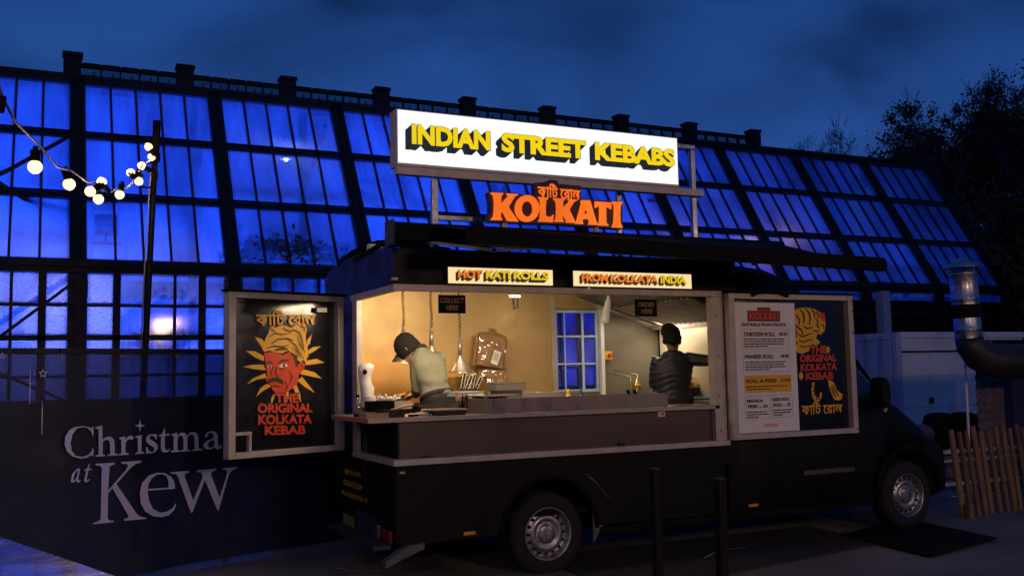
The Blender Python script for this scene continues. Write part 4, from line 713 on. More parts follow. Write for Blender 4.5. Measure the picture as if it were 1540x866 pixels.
put_text(mb, rear, 'HELLO@KOLKATI.COM', [(8.40,.605),(8.40,.555),(7.66,.605),(7.66,.555)], .004, .025)
obj('lettering', mb, M['gold_print'], TR, kind='stuff', label='small gold contact lettering on the rear panel')
obj('sticker', MB().box(4.74,4.81,6.975,6.979,1.19,1.262), M['white_print'], TR)
mb = MB(); fn = lambda x,z,o: V((x,6.975-o,z))
put_poly(mb, fn, [rect(4.748,1.205,4.765,1.215)[:1]+[(4.748,1.205),(4.765,1.205),(4.765,1.215)]], .002); put_poly(mb, fn, [[(4.77,1.20),(4.802,1.20),(4.802,1.222),(4.77,1.222)]], .002); put_poly(mb, fn, [[(4.748,1.235),(4.80,1.235),(4.80,1.245),(4.748,1.245)]], .002)
obj('sticker_print', mb, M['red_print'], TR)

# ------------------------------------------------------------------ awning
AW = thing('roller_awning', 'half rolled dark awning with a long front bar over the truck hatch', 'awning', (4.2,6.9,2.6))
mb = MB(); mb.prism([(-.10,2.60),(-.02,2.58),(.05,2.60),(.07,2.68),(.04,2.735),(-.05,2.74),(-.10,2.70)], lambda y,z,d: V((d,6.95+y,z)), 2.35, 6.10); obj('cassette', mb, M['black_matt'], AW)
mb = MB(); mb.prism([(-.05,2.385),(.04,2.385),(.05,2.43),(.03,2.49),(-.04,2.495),(-.06,2.44)], lambda y,z,d: V((d,6.10+y,z+.0)), 2.62, 6.50)
me = mb.mesh('front_bar')
for v_ in me.vertices: v_.co.z += .112*(1-(v_.co.x-2.62)/3.88)**1.0*.75 + .01
bm = bmesh.new(); bm.from_mesh(me); bmesh.ops.recalc_face_normals(bm, faces=bm.faces); bm.to_mesh(me); bm.free()
link(me, 'front_bar', M['black_matt'], AW)
n_ = 12; mb = MB()
for r_ in range(2):
    for i in range(n_+1):
        t = i/n_; x = 2.66+3.36*t; mb.v.append((x, 6.86 if r_ == 0 else 6.15, (2.71 if r_ == 0 else 2.585-.084*t)-.0+.006*math.sin(9*t)))
for i in range(n_): mb.f.append((i,i+1,n_+2+i,n_+1+i)); mb.sm.append(True)
obj('fabric', mb, M['black_matt'], AW)
obj('end_cap', MB().box(2.335,2.35,6.84,7.03,2.56,2.75), M['dark_frame'], AW)
for (a, b, c) in (((2.62,6.92,2.60),(3.02,6.52,2.50),(3.30,6.16,2.50)),((5.9,6.92,2.60),(5.45,6.52,2.48),(5.15,6.16,2.42))):
    am_ = M['alu'] if a[0] < 4 else M['dark_frame']; arm = obj('folding_arm', MB().bar(a,b,.018,.022), am_, AW); obj('forearm', MB().bar(b,c,.016,.02), am_, arm); obj('elbow', MB().cyl(V(b)-V((0,0,.015)),V(b)+V((0,0,.015)),.018,n=10), M['dark_frame'], arm)
obj('wall_strut', MB().bar((2.37,7.05,2.62),(2.22,7.45,2.50),.03,.03), M['black_matt'], AW)

# ------------------------------------------------------------------ roof lightbox
SY = 7.10
BS = thing('rooftop_lightbox_sign', 'big white rooftop lightbox reading INDIAN STREET KEBABS in yellow', 'sign', (3.9,SY,2.62))
obj('casing', MB().box(2.46,5.13,SY,SY+.16,3.215,3.67), M['alu'], BS, bevel=.004)
obj('lit_face', MB().box(2.472,5.118,SY-.004,SY-.001,3.24,3.66), M['sign_white'], BS)
for nm, a in (('bottom_rail', (2.46,5.40,SY+.0,SY+.07,3.15,3.213)), ('top_rail', (5.13,5.38,SY+.08,SY+.14,3.60,3.64)), ('post', (5.34,5.385,SY+.09,SY+.14,2.60,3.599)), ('post', (2.79,2.84,SY+.09,SY+.14,2.60,3.149)), ('cross_tube', (2.842,3.22,SY+.09,SY+.13,2.82,2.86)), ('post', (4.6,4.64,SY+.2,SY+.24,2.60,3.3))):
    obj(nm, MB().box(*a), M['galv'] if nm != 'bottom_rail' else M['alu'], BS, bevel=.003)
sfn = lambda x,z,o: V((x, SY-.004-o, z))
words = [('INDIAN', 2.585, 3.262), ('STREET', 3.365, 4.165), ('KEBABS', 4.255, 5.085)]
sh = MB(); ol = MB(); fc = MB()
for wd, a, b in words:
    zlo, zhi = 3.395, 3.555
    q = [(a,zhi),(a,zlo),(b,zhi),(b,zlo)]
    for i in range(9): put_text(sh, sfn, wd, q, .0015+.0003*i, .06, shift=(-.006*(9-i), -.0055*(9-i)), spacing=1.0)
    put_text(ol, sfn, wd, [(q[0][0]-.005,zhi+.004),(q[1][0]-.005,zlo-.004),(q[2][0]+.005,zhi+.004),(q[3][0]+.005,zlo-.004)], .0045, .062, spacing=1.0)
    put_text(fc, sfn, wd, q, .0056, .050, spacing=1.0)
obj('letter_shadow', sh, M['sign_shadow'], BS, kind='stuff'); obj('letter_outline', ol, M['sign_shadow'], BS, kind='stuff'); split(fc, 'letter', M['sign_yellow'], BS)

# small lightboxes on the fascia
def small_box(name, label, x0, x1, parts):
    t = thing(name, label, 'sign', ((x0+x1)/2, 6.9, 2.27), group=None)
    obj('casing', MB().box(x0,x1,6.88,YS-.001,2.276,2.412), M['dark_frame'], t, bevel=.003)
    obj('lit_face', MB().box(x0+.006,x1-.006,6.876,6.879,2.282,2.406), M['sign_warm'], t)
    f = lambda x,z,o: V((x, 6.876-o, z)); s_, o_ = MB(), MB()
    for wd, a, b, m_ in parts:
        q = [(a,2.386),(a,2.322),(b,2.386),(b,2.322)]
        for i in range(7): put_text(s_, f, wd, q, .0012+.0002*i, .055, shift=(-.0032*(7-i), -.0032*(7-i)), spacing=1.0)
        put_text(o_, f, wd, [(a-.002,2.388),(a-.002,2.320),(b+.002,2.388),(b+.002,2.320)], .0030, .06, spacing=1.0)
        l_ = MB(); put_text(l_, f, wd, q, .0038, .042, spacing=1.0); split(l_, 'letter', m_, t)
    obj('letter_shadow', s_, M['sign_shadow2'], t, kind='stuff'); obj('letter_outline', o_, M['sign_shadow2'], t, kind='stuff')
small_box('hatch_lightbox_sign', 'warm lit sign reading HOT KATI ROLLS above the hatch', 2.784, 3.703, [('HOT',2.872,3.075,M['sign_orange2']),('KATI',3.105,3.315,M['sign_yellow2']),('ROLLS',3.345,3.655,M['sign_yellow2'])])
small_box('hatch_lightbox_sign', 'warm lit sign reading FROM KOLKATA INDIA above the hatch', 3.883, 5.068, [('FROM',3.965,4.215,M['sign_orange2']),('KOLKATA',4.240,4.715,M['sign_orange2']),('INDIA',4.740,5.005,M['sign_yellow2'])])

# KOLKATI letters
KY = 6.90
KS = thing('lit_letter_sign', 'glowing orange KOLKATI letters with Bengali script standing on the awning box', 'sign', (3.77,KY,2.74))
kf = lambda x,z,o: V((x, KY-o, z))
def solid(polys, y0, y1):
    vs, fs = poly_mesh(polys); mb = MB(); n = len(vs)
    mb.add([V((x,y0,z)) for x,z,_ in vs]+[V((x,y1,z)) for x,z,_ in vs], fs+[tuple(i+n for i in f)[::-1] for f in fs])
    for p in polys:
        k = len(p); mb.add([V((x,y0,z)) for x,z in p]+[V((x,y1,z)) for x,z in p], [(i,(i+1)%k,k+(i+1)%k,k+i) for i in range(k)])
    return mb
obj('backing', solid(ART['KOL']['plate'], KY-.0, KY+.07), mat('dark_red_backing',(.035,.006,.008),.35,0,.2,6), KS)
for k_ in ('K','O','L','K2','A','T','I'):
    obj('letter', solid(ART['KOL'][k_], KY-.022, KY-.004), M['sign_orange'], KS)
mb = MB(); q = [ART['KOLBEN'][i] for i in (0,1,2,3)]
put_bengali(mb, kf, [(3.590,3.120),(3.590,3.005),(3.980,3.108),(3.980,3.000)], .006, .03)
obj('bengali_lettering', mb, M['sign_orange'], KS, kind='stuff')
for x in (3.3, 4.15): obj('foot', MB().box(x-.02,x+.02,KY+.02,KY+.05,2.735,2.80), M['alu'], KS)

# ------------------------------------------------------------------ display cases (opened side flaps)
def case(name, label, P1, w, L, z0, z1, dep=.06, fw=.06):
    w = V(w).normalized(); nn = V((w.y, -w.x, 0)); P1 = V(P1)
    f = lambda s, z, o=0: P1 + w*s + nn*o + V((0,0,z))
    t = thing(name, label, 'display case', tuple(P1+w*L/2+V((0,0,z0))))
    def bx(nm, s0, s1, za, zb, o0, o1, m, bevel=.003, par=None):
        c = f((s0+s1)/2, (za+zb)/2, (o0+o1)/2); mb = MB().obox(c, w*((s1-s0)/2), nn*((o1-o0)/2), V((0,0,(zb-za)/2)))
        return obj(nm, mb, m, par or t, bevel=bevel)
    bx('back_panel', .01, L-.01, z0+.01, z1-.01, -dep, -dep+.01, M['poster_black'], 0)
    for s0, s1 in ((0,fw),(L-fw,L)): bx('frame_stile', s0, s1, z0, z1, -dep-.012, .012, M['alu'])
    for a, b in ((z0,z0+fw*.8),(z1-fw*.8,z1)): bx('frame_rail', fw+.001, L-fw-.001, a, b, -dep-.012, .010, M['alu'])
    bx('top_cap', -.02, L+.02, z1+.001, z1+.02, -dep-.02, .03, M['black_matt'])
    return t, f, bx, nn
CL, fL, bxL, nL = case('display_case', 'tall framed case at the truck rear with a red moustached head in a yellow sunburst', (1.31,7.82,0), (1.025,.356,0), 1.085, .96, 2.27)
def flat(cf, polys, off):
    mb = MB()
    for i, p in enumerate(polys): put_poly(mb, cf, [p], off + .0002*i)
    return mb
base = -.048
cfL = lambda s, z, o: fL(s, z, base+o)
for nm, m_, off in (('yellow','gold_print',.002),('red','red_print',.006),('white','white_print',.008),('black','black_print',.010)):
    if nm == 'black': obj('ink_lines', flat(cfL, ART['LART'][nm], off), M[m_], CL, kind='stuff')
    else:
        for i_, p_ in enumerate(ART['LART'][nm]): obj({'yellow':'printed_hat' if i_ == 0 else 'sun_ray','red':'printed_face','white':'printed_eye'}[nm], flat(cfL, [p_], off+.0002*i_), M[m_], CL)
for wd, q in ART['LART']['txt'].items():
    mb = MB(); put_text(mb, cfL, wd, q, .013, .04, spacing=1.0); split(mb, 'letter', M['red_print'], CL)
    mb = MB(); e_ = .008; q2 = [(q[0][0]-e_,q[0][1]+e_),(q[1][0]-e_,q[1][1]-e_),(q[2][0]+e_,q[2][1]+e_),(q[3][0]+e_,q[3][1]-e_)]; put_text(mb, cfL, wd, q2, .0125, .06, spacing=1.0); obj('letter_outline', mb, M['black_print'], CL, kind='stuff')
q = ART['LART']['ben']; mb = MB(); put_bengali(mb, cfL, [(q[0][0],q[0][1]+.035),(q[1][0],q[1][1]),(q[2][0],q[2][1]+.035),(q[3][0],q[3][1])], .013, .022); obj('bengali_lettering', mb, M['gold_print'], CL, kind='stuff')
bxL('corner_bracket', .06, .20, 1.14, 1.165, -.03, .014, M['alu']); bxL('corner_bracket', .175, .20, 1.00, 1.139, -.03, .014, M['alu'])
bxL('latch', .82, .92, 2.13, 2.17, -.03, .0, M['alu']); bxL('hinge', 1.085, 1.12, 1.08, 1.15, -.03, .0, M['dark_frame']); bxL('hinge', 1.085, 1.12, 2.05, 2.12, -.03, .0, M['dark_frame'])
obj('spigot', MB().cyl(fL(.0,2.28,-.02), fL(.0,2.36,-.02), .012, n=8).sphere(fL(.0,2.36,-.02),.02,8,6), M['dark_frame'], CL)

CR, fR, bxR, nR = case('display_case', 'wide framed case right of the hatch holding the white menu board and a yellow tiger', (5.445,6.87,0), (1,0,0), 1.46, .962, 2.249)
cfR = lambda s, z, o: fR(s*.99-5.445, 1.6+(z-1.6)*.99, base+o)
for nm, m_, off in (('yellow','gold_print',.002),('orange','red_print',.004),('black','black_print',.006)):
    if nm == 'black': obj('tiger_stripes', flat(cfR, ART['RART'][nm], off), M[m_], CR, kind='stuff')
    else:
        for i_, p_ in enumerate(ART['RART'][nm]): obj({'yellow':('tiger_body','tiger_claw','tiger_tail','tiger_leg','tiger_paw')[i_],'orange':'tiger_ear'}[nm], flat(cfR, [p_], off+.0002*i_), M[m_], CR)
for wd, q in ART['RART']['txt'].items():
    mb = MB(); put_text(mb, cfR, wd, q, .0125, .04, spacing=1.0); split(mb, 'letter', M['red_print'], CR)
    mb = MB(); e_ = .007; q2 = [(q[0][0]-e_,q[0][1]+e_),(q[1][0]-e_,q[1][1]-e_),(q[2][0]+e_,q[2][1]+e_),(q[3][0]+e_,q[3][1]-e_)]; put_text(mb, cfR, wd, q2, .0115, .06, spacing=1.0); obj('letter_outline', mb, M['black_print'], CR, kind='stuff')
q = ART['RART']['ben']; mb = MB(); put_bengali(mb, cfR, [(q[0][0],q[0][1]+.03),(q[1][0],q[1][1]),(q[2][0],q[2][1]+.03),(q[3][0],q[3][1])], .008, .022); obj('bengali_lettering', mb, M['gold_print'], CR, kind='stuff')
for z in (1.0,1.2,1.9,2.1,2.2): obj('rivet', MB().sphere(fR(1.44,z,.014),.010,8,5), M['steel'], CR)
obj('cord', MB().tube([fR(.25,2.235,.02),fR(.32,2.262,.03),fR(.45,2.27,.03),fR(.58,2.262,.03),fR(.66,2.235,.02)],.02,7), M['black_matt'], CR)
# menu board hung in the case
BX0, BX1, BZ0, BZ1 = 5.52, 6.212, 1.015, 2.172
MBD = thing('menu_board', 'white printed menu board with one yellow box filling the left of the wide case', 'menu board', (5.92,6.93,1.01))
by = 6.885
obj('board', MB().box(BX0,BX1,by,by+.012,BZ0,BZ1), M['white_print'], MBD, bevel=.002)
bf = lambda x,z,o: V((x*.99+.003, by-.001-o, 1.6+(z-1.6)*.99))
rw = ART['RART']['rows']
def rc(q, a=0): x0 = (q[0][0]+q[1][0])/2; x1 = (q[2][0]+q[3][0])/2; z1 = (q[0][1]+q[2][1])/2; z0 = (q[1][1]+q[3][1])/2; return x0, z0, x1, z1
def wire(mb, x0, z0, x1, z1, w=.0022):
    for a in ((x0,z0,x1,z0+w),(x0,z1-w,x1,z1),(x0,z0+w,x0+w,z1-w),(x1-w,z0+w,x1,z1-w)): put_poly(mb, bf, [[(a[0],a[1]),(a[2],a[1]),(a[2],a[3]),(a[0],a[3])]], .001)
ink = MB(); bxs = MB(); yb = MB()
for b_ in ('box1','box2','box4','box5'):
    x0,z0,x1,z1 = rc(rw[b_]); wire(bxs, x0,z0,x1,z1)
x0,z0,x1,z1 = rc(rw['box3']); put_poly(yb, bf, [[(x0,z0),(x1,z0),(x1,z1),(x0,z1)]], .001)
for s_, k_ in (('CHICKEN ROLL','t1'),('\u00a38.50','p1'),('PANEER ROLL','t2'),('\u00a38.50','p2'),('ROLL & FRIES','t3'),('\u00a312.50','p3'),('MASALA','t4'),('FRIES ... \u00a34','t4b'),('KIDS EGG','t5'),('ROLL ... \u00a35','t5b')):
    x0,z0,x1,z1 = rc(rw[k_]); x1 += .03 if k_ in ('p1','p2','p3') else 0
    put_text(ink, bf, s_, rect(x0,z0,x1,z1), .003, .035)
# the fine print is too small to read in the photograph: rows of word-length ink dashes
fine = random.Random(4)
def fineprint(b_, n, z_top, x_in=.02, wd=.9, lh=.022):
    x0,z0,x1,z1 = rc(rw[b_])
    for r_ in range(n):
        x = x0+x_in; end = x0+(x1-x0)*(wd if r_ < n-1 else wd*.62); z = z1-z_top-r_*lh
        while x < end-.02:
            L_ = fine.uniform(.018,.06)
            put_poly(ink, bf, [[(x,z-.009),(min(x+L_,end),z-.009),(min(x+L_,end),z+.001),(x,z+.001)]], .003); x += L_+.007
fineprint('box1',4,.085); fineprint('box2',4,.09); fineprint('box3',2,.095,lh=.025); fineprint('box4',3,.14,.015,.92); fineprint('box5',3,.135,.015,.95)
obj('ink', ink, M['black_print'], MBD, kind='stuff'); obj('box_outline', bxs, M['black_print'], MBD, kind='stuff'); obj('yellow_box', yb, M['gold_print'], MBD)
lg = MB(); x0,z0,x1,z1 = rc(rw['logo'])
kx = [p for k_ in ('K','O','L','K2','A','T','I') for g_ in ART['KOL'][k_] for p in g_]; ax0 = min(p[0] for p in kx); ax1 = max(p[0] for p in kx); az0 = min(p[1] for p in kx); az1 = max(p[1] for p in kx)
for k_ in ('K','O','L','K2','A','T','I'):
    put_poly(lg, bf, [[(x0+(p[0]-ax0)/(ax1-ax0)*(x1-x0), z0+(p[1]-az0)/(az1-az0)*(z1-z0)) for p in g_] for g_ in ART['KOL'][k_]], .004)
x0b,z0b,x1b,z1b = rc(rw['logoben']); put_bengali(lg, bf, rect(x0b,z0b-.005,x1b,z1b), .004, .03)
x0f,z0f,x1f,z1f = rc(rw['foot'])
for zz in (z0f, z0f+.016):
    x = x0f
    while x < x1f-.02: L_ = fine.uniform(.02,.05); put_poly(lg, bf, [[(x,zz),(min(x+L_,x1f),zz),(min(x+L_,x1f),zz+.008),(x,zz+.008)]], .003); x += L_+.006
obj('logo', lg, M['red_print'], MBD, kind='stuff')
lk = MB(); put_poly(lk, bf, [[(x0-.012,z0-.012),(x1+.012,z0-.012),(x1+.012,z1+.012),(x1b+.02,z1+.012),(x1b+.02,z1b+.01),(x0b-.01,z1b+.01),(x0b-.01,z1+.012),(x0-.012,z1+.012)]], .002); obj('logo_backing', lk, mat('dull_maroon_print',(.10,.02,.02),.5), MBD)
sb = MB(); x0,z0,x1,z1 = rc(rw['sub']); put_text(sb, bf, 'KATI ROLLS FROM KOLKATA', rect(x0,z0,x1,z1), .003, .04); obj('subtitle', sb, mat('dark_brown_print',(.06,.035,.015),.5), MBD, kind='stuff')

# ================================================================== KITCHEN THINGS
def hang_sign(name, label, x0, x1, z0, z1, y, lines):
    t = thing(name, label, 'sign', ((x0+x1)/2, y, z0))
    obj('board', MB().box(x0,x1,y,y+.008,z0,z1), M['black_matt'], t, bevel=.001)
    f = lambda x,z,o: V((x,y-.001-o,z)); mb = MB(); H_ = (z1-z0)
    for i, (wd, a, b) in enumerate(lines):
        zt = z1-H_*(.16+.40*i); put_text(mb, f, wd, rect(x0+(x1-x0)*a, zt-H_*.27, x0+(x1-x0)*b, zt), .001, .012, shear=.22)
    split(mb, 'letter', mat('muted_gold_print',(.26,.17,.05),.5), t)
    obj('hook', MB().box(x0+.02,x0+.026,y,y+.004,z1,z1+.12).box(x1-.026,x1-.02,y,y+.004,z1,z1+.12), M['steel'], t)
hang_sign('hanging_sign', 'small black sign reading COLLECT HERE hung inside the left of the hatch', 2.775, 3.005, 2.062, 2.205, 7.05, [('COLLECT',.07,.95),('HERE',.27,.72)])
hang_sign('hanging_sign', 'small black sign reading ORDER HERE hung below the hood', 4.70, 4.93, 2.06, 2.21, 7.22, [('ORDER',.13,.86),('HERE',.25,.80)])
# heat lamps on coiled cords
def heat_lamp(label, x, y, zshade, on):
    t = thing('heat_lamp', label, 'heat lamp', (x,y,zshade), 'heat lamps on coiled cords')
    zt = zshade+.155
    obj('shade', MB().lathe([(.105,0),(.108,.006),(.018,.148),(.018,.156),(.0,.157)], (x,y,zshade), 32), M['steel'], t)
    obj('stem', MB().cyl((x,y,zt),(x,y,zt+.135),.019,n=16).cyl((x,y,zt+.135),(x,y,zt+.16),.012,n=12), M['steel'], t)
    P = []; z0, z1 = zt+.16, 2.40; n = 150
    for i in range(n+1):
        u = i/n; tight = .5+.5*math.sin(u*2.0); r = .011
        P.append((x+r*math.cos(u*2*pi*15)+.004*math.sin(u*7), y+r*math.sin(u*2*pi*15), z0+(z1-z0)*u))
    obj('coiled_cord', MB().tube(P, .0035, 5), M['black_matt'], t)
    obj('heat_bulb', MB().sphere((x,y,zshade+.03),.035,12,8), emit('heat_bulb_glow', (1,.42,.08), 6 if on else .3, sample=False, var=0), t)
    if on: lamp('heat_lamp_light', 'POINT', (x,y,zshade-.02), on, (1,.47,.10), .04)
heat_lamp('conical heat lamp behind the black hat, nearest the rear post', 2.89, 8.2, 1.70, 5.0)
heat_lamp('heat lamp whose cone is hidden behind the back of the bending cook', 3.155, 8.2, 1.69, 2.0)
heat_lamp('conical heat lamp below the COLLECT HERE sign, beside the brown paper bags', 3.43, 8.2, 1.60, 1.2)
# tubs, boxes and trays on the counter
def tray(name, label, x0, x1, y0, y1, z, h, m, rz=0, lip=.006, group=None):
    cx, cy = (x0+x1)/2, (y0+y1)/2; t = thing(name, label, 'container', (cx,cy,z), group); R_ = Matrix.Rotation(rz,3,'Z')
    a = R_ @ V(((x1-x0)/2,0,0)); b = R_ @ V((0,(y1-y0)/2,0)); c = V((cx,cy,z)); mb = MB()
    an, bn = a.normalized(), b.normalized(); w = .003
    for s_ in (-1,1):
        mb.obox(c+a*s_+V((0,0,h/2)), an*w, b*.99, V((0,0,h/2))); mb.obox(c+b*s_+V((0,0,h/2)), a*.97, bn*w, V((0,0,h/2)))
    mb.obox(c+V((0,0,.003)), a*.97, b*.97, V((0,0,.003))); obj('body', mb, m, t)
    mb = MB()
    for s_ in (-1,1): mb.obox(c+a*s_+V((0,0,h)), an*lip, b+bn*lip, V((0,0,.0025))); mb.obox(c+b*s_+V((0,0,h)), a-an*lip, bn*lip, V((0,0,.0025)))
    obj('lip', mb, m, t); return t
K = M
lid_m = mat('grey_lid_metal',(.42,.36,.30),.35,.8,.1,8)
tray('shallow_tray', 'low dark tray at the far left corner of the serving counter', 2.17,2.34,7.0,7.18,cz,.035,K['paper'])
tray('deep_tin', 'dark square tin standing in front on the left end of the counter', 2.30,2.47,7.02,7.17,cz,.055,K['dark_frame'],.1)
tray('food_box', 'black open food box behind the dark square tin', 2.28,2.46,7.22,7.38,cz+.04,.075,K['black_matt'],.05)
obj2 = thing('cutting_board', 'tilted pale wooden board leaning on the black food box', 'board', (2.50,7.2,cz+.03))
obj('board', MB().obox((2.50,7.2,cz+.065),(.10,-.02,.022),(.02,.09,0),(-.002,0,.006)), mat('pale_board',(.45,.32,.18),.6), obj2)
tray('steel_tray', 'steel gastro tray holding chopped food near the cook', 2.60,2.86,7.9,8.15,1.30,.06,K['steel'],-.1)
tray('steel_tray', 'round edged steel tray with rice behind the black food box', 2.42,2.62,7.75,7.95,1.33,.06,K['steel'],.1)
rn = random.Random(8); mb = MB()
for i in range(120):
    c = V((2.60+rn.gauss(0,.05), 7.86+rn.gauss(0,.04), 1.38+abs(rn.gauss(0,.014)))); s_ = rn.uniform(.006,.012); a = V((rn.uniform(-1,1),rn.uniform(-1,1),rn.uniform(-1,1))).normalized(); b = a.cross(V((0,0,1))).normalized(); mb.obox(c, a*s_, b*s_*.6, a.cross(b)*s_*.6)
props(obj('chopped_onion', mb, K['white_plastic']), 'heap of chopped pale onion in the trays beside the cook', 'food', kind='stuff')
mb = MB()
for i in range(60):
    c = V((2.66+rn.gauss(0,.05), 7.12+rn.gauss(0,.03), cz+.008+abs(rn.gauss(0,.006)))); s_ = rn.uniform(.006,.014); mb.obox(c, (s_,0,s_*.3), (0,s_*.6,0), (0,0,s_*.4))
props(obj('food_scraps', mb, K['white_plastic']), 'pale crumbs and scraps scattered on the counter beside the lidded tray', 'food', kind='stuff')
t = thing('lidded_tray', 'flat steel lidded tray in front of the bending cook', 'tray', (2.86,7.1,cz))
obj('body', MB().box(2.70,2.975,7.0,7.22,cz+.001,cz+.035), K['dark_frame'], t, bevel=.004); obj('lid', MB().box(2.685,2.985,6.985,7.235,cz+.036,cz+.048), lid_m, t, bevel=.004)
t = thing('squeeze_bottle', 'clear bottle with a black cap against the rear hatch post', 'bottle', (2.20,7.32,cz))
obj('body', MB().lathe([(.0,0),(.030,0),(.032,.01),(.032,.085),(.024,.115),(.011,.135),(.011,.15)], (2.20,7.32,cz), 20), K['sun_glass'], t)
obj('liquid', MB().lathe([(.0,.003),(.029,.003),(.029,.03),(.0,.03)], (2.20,7.32,cz), 16), K['black_matt'], t); obj('cap', MB().lathe([(.014,.15),(.014,.172),(.0,.172)], (2.20,7.32,cz), 14), K['black_matt'], t)
t = thing('white_tub', 'short white plastic tub with a ribbed lid on the left counter', 'tub', (2.33,7.45,cz))
obj('body', MB().lathe([(.0,0),(.040,0),(.045,.115),(.0,.115)], (2.34,7.46,cz), 24), K['white_plastic'], t); obj('lid', MB().lathe([(.049,.116),(.049,.150),(.044,.156),(.0,.156)], (2.34,7.46,cz), 24), K['white_plastic'], t)
t = thing('paper_cup_stack', 'tall crumpled white cup sleeve beside the rear post', 'cups', (2.37,7.72,1.34))
R = []
for i, (r, z) in enumerate(((.055,0),(.052,.08),(.058,.15),(.048,.20),(.055,.26),(.066,.31),(.060,.34),(.03,.355))): R.append([V((2.40+r*(1+.08*math.sin(3*a+i))*math.cos(a)+.012*math.sin(i*1.3), 7.74+r*math.sin(a), 1.335+z)) for a in [2*pi*k/18 for k in range(18)]])
obj('sleeve', MB().rings(R), K['white_plastic'], t); obj('stand', MB().cyl((2.40,7.74,.50),(2.40,7.74,1.334),.03), K['dark_frame'], t); obj('label', MB().sphere((2.375,7.685,1.62),.022,8,6,(1,.4,1)), K['black_matt'], t)
for i, (x, y, r, h, lb) in enumerate(((2.56,8.50,.035,.05,'small clear lidded tub on the back worktop, nearest the rear post'),(2.68,8.46,.035,.05,'small clear lidded tub on the back worktop, second from the rear post'),(2.82,8.50,.045,.035,'shallow clear domed lid on the back worktop just left of the cook'),(3.36,8.50,.04,.07,'small clear tub on the back worktop right of the bending cook'))):
    t = thing('deli_tub', lb, 'tub', (x,y,1.336)); obj('body', MB().lathe([(.0,0),(r*.85,0),(r,h),(r*.94,h),(r*.8,.004)], (x,y,1.337), 20), K['sun_glass'], t); obj('filling', MB().lathe([(.0,.004),(r*.8,.004),(r*.88,h*.6),(.0,h*.62)], (x,y,1.338), 16), mat('tub_filling',((.5,.45,.35),(.35,.08,.03),(.5,.4,.2),(.1,.25,.05))[i],.6), t); obj('lid', MB().lathe([(r*1.08,h),(r*1.08,h+.006),(.0,h+.010)], (x,y,1.337), 20), K['white_plastic'], t)
t = thing('mixing_bowl', 'shallow steel bowl between the tubs on the back worktop', 'bowl', (2.98,8.55,1.336)); obj('bowl', MB().lathe([(.0,0),(.05,.004),(.09,.03),(.115,.07),(.118,.07),(.092,.026),(.05,.0)], (2.98,8.55,1.338), 28), K['steel'], t)
t = thing('takeaway_boxes', 'short stack of brown takeaway boxes on the back worktop beside the heat lamp', 'boxes', (3.66,8.55,1.336))
for i in range(3): obj('box', MB().box(3.60+.004*i,3.78-.004*i,8.45,8.62,1.337+.045*i,1.379+.045*i), K['paper'], t, bevel=.003)
t = thing('paper_stack', 'loose stack of white wrapping paper on the counter beside the lidded tray', 'paper', (2.55,7.12,cz))
for i in range(4): obj('sheet', MB().obox(V((2.575,7.14,cz+.012+.0012*i)), V((math.cos(.1*i),math.sin(.1*i),0))*.055, V((-math.sin(.1*i),math.cos(.1*i),0))*.05, (0,0,.0005)), K['white_print'], t)
t = thing('kitchen_knife', 'kitchen knife with a black handle lying at the front of the counter', 'knife', (2.66,7.03,cz)); obj('blade', MB().prism([(0,0),(.12,.004),(.15,.016),(0,.024)], lambda x,y,d: V((2.58+x,6.985+y,cz+.004+d)), 0, .0015), K['steel'], t); obj('handle', MB().box(2.50,2.58,6.988,7.008,cz+.002,cz+.018), K['black_matt'], t, bevel=.004)
# utensils bucket, tongs
t = thing('clear_bucket', 'clear plastic bucket holding black tongs on the counter', 'bucket', (3.17,7.32,cz))
obj('body', MB().lathe([(.0,.002),(.062,.002),(.080,.135),(.078,.137),(.060,.006),(.0,.006)], (3.19,7.34,cz), 28), glass('milky_bucket', (.95,.90,.8), .45, (.85,.75,.55), .08, .15), t)
obj('rim', MB().lathe([(.080,.132),(.086,.136),(.086,.146),(.079,.146)], (3.19,7.34,cz), 28), K['white_plastic'], t)
for i, (x, y, dx) in enumerate(((3.055,7.26,.0),(3.075,7.28,.02),(3.10,7.25,-.015),(3.12,7.27,.035))):
    t = thing('tongs', ('black tongs hanging left of the clear bucket, leftmost','black tongs just left of the clear bucket, second from left','black tongs in front of the clear bucket, third from left','black tongs leaning across the clear bucket')[i], 'tongs', (x,y,cz))
    obj('arm', MB().bar((x-.012,y,cz+.005),(x+dx,y,cz+.15),.008,.004), K['black_matt'], t); obj('arm', MB().bar((x+.012+dx,y+.01,cz+.005),(x+dx,y,cz+.15),.008,.004), K['black_matt'], t)
tray('stacked_tray', 'pale tray stacked on the clear bucket', 3.02,3.26,7.30,7.50,1.405,.035,K['white_plastic'])
t = thing('serving_tray', 'pale flat tray at the left end of the splash guard', 'tray', (3.35,7.3,1.40)); obj('tray', MB().box(3.16,3.52,7.1,7.35,1.40,1.412), lid_m, t, bevel=.003); obj('foot', MB().box(3.3,3.4,7.15,7.3,cz+.001,1.399), K['dark_frame'], t)
tray('stacked_tray', 'dark open tray standing highest behind the splash guard', 3.46,3.74,7.5,7.68,1.44,.06,K['grey_wall'])
obj('tray_stand', MB().box(3.48,3.72,7.52,7.66,.5,1.438), K['grey_wall'], TR)
rail = thing('worktop_edge_bar', 'pale steel edge bar of the back worktop below the golden wall', 'rail', (4.2,8.3,1.37)); obj('bar', MB().box(3.72,4.70,8.22,8.34,1.345,1.40), K['steel'], rail, bevel=.004)
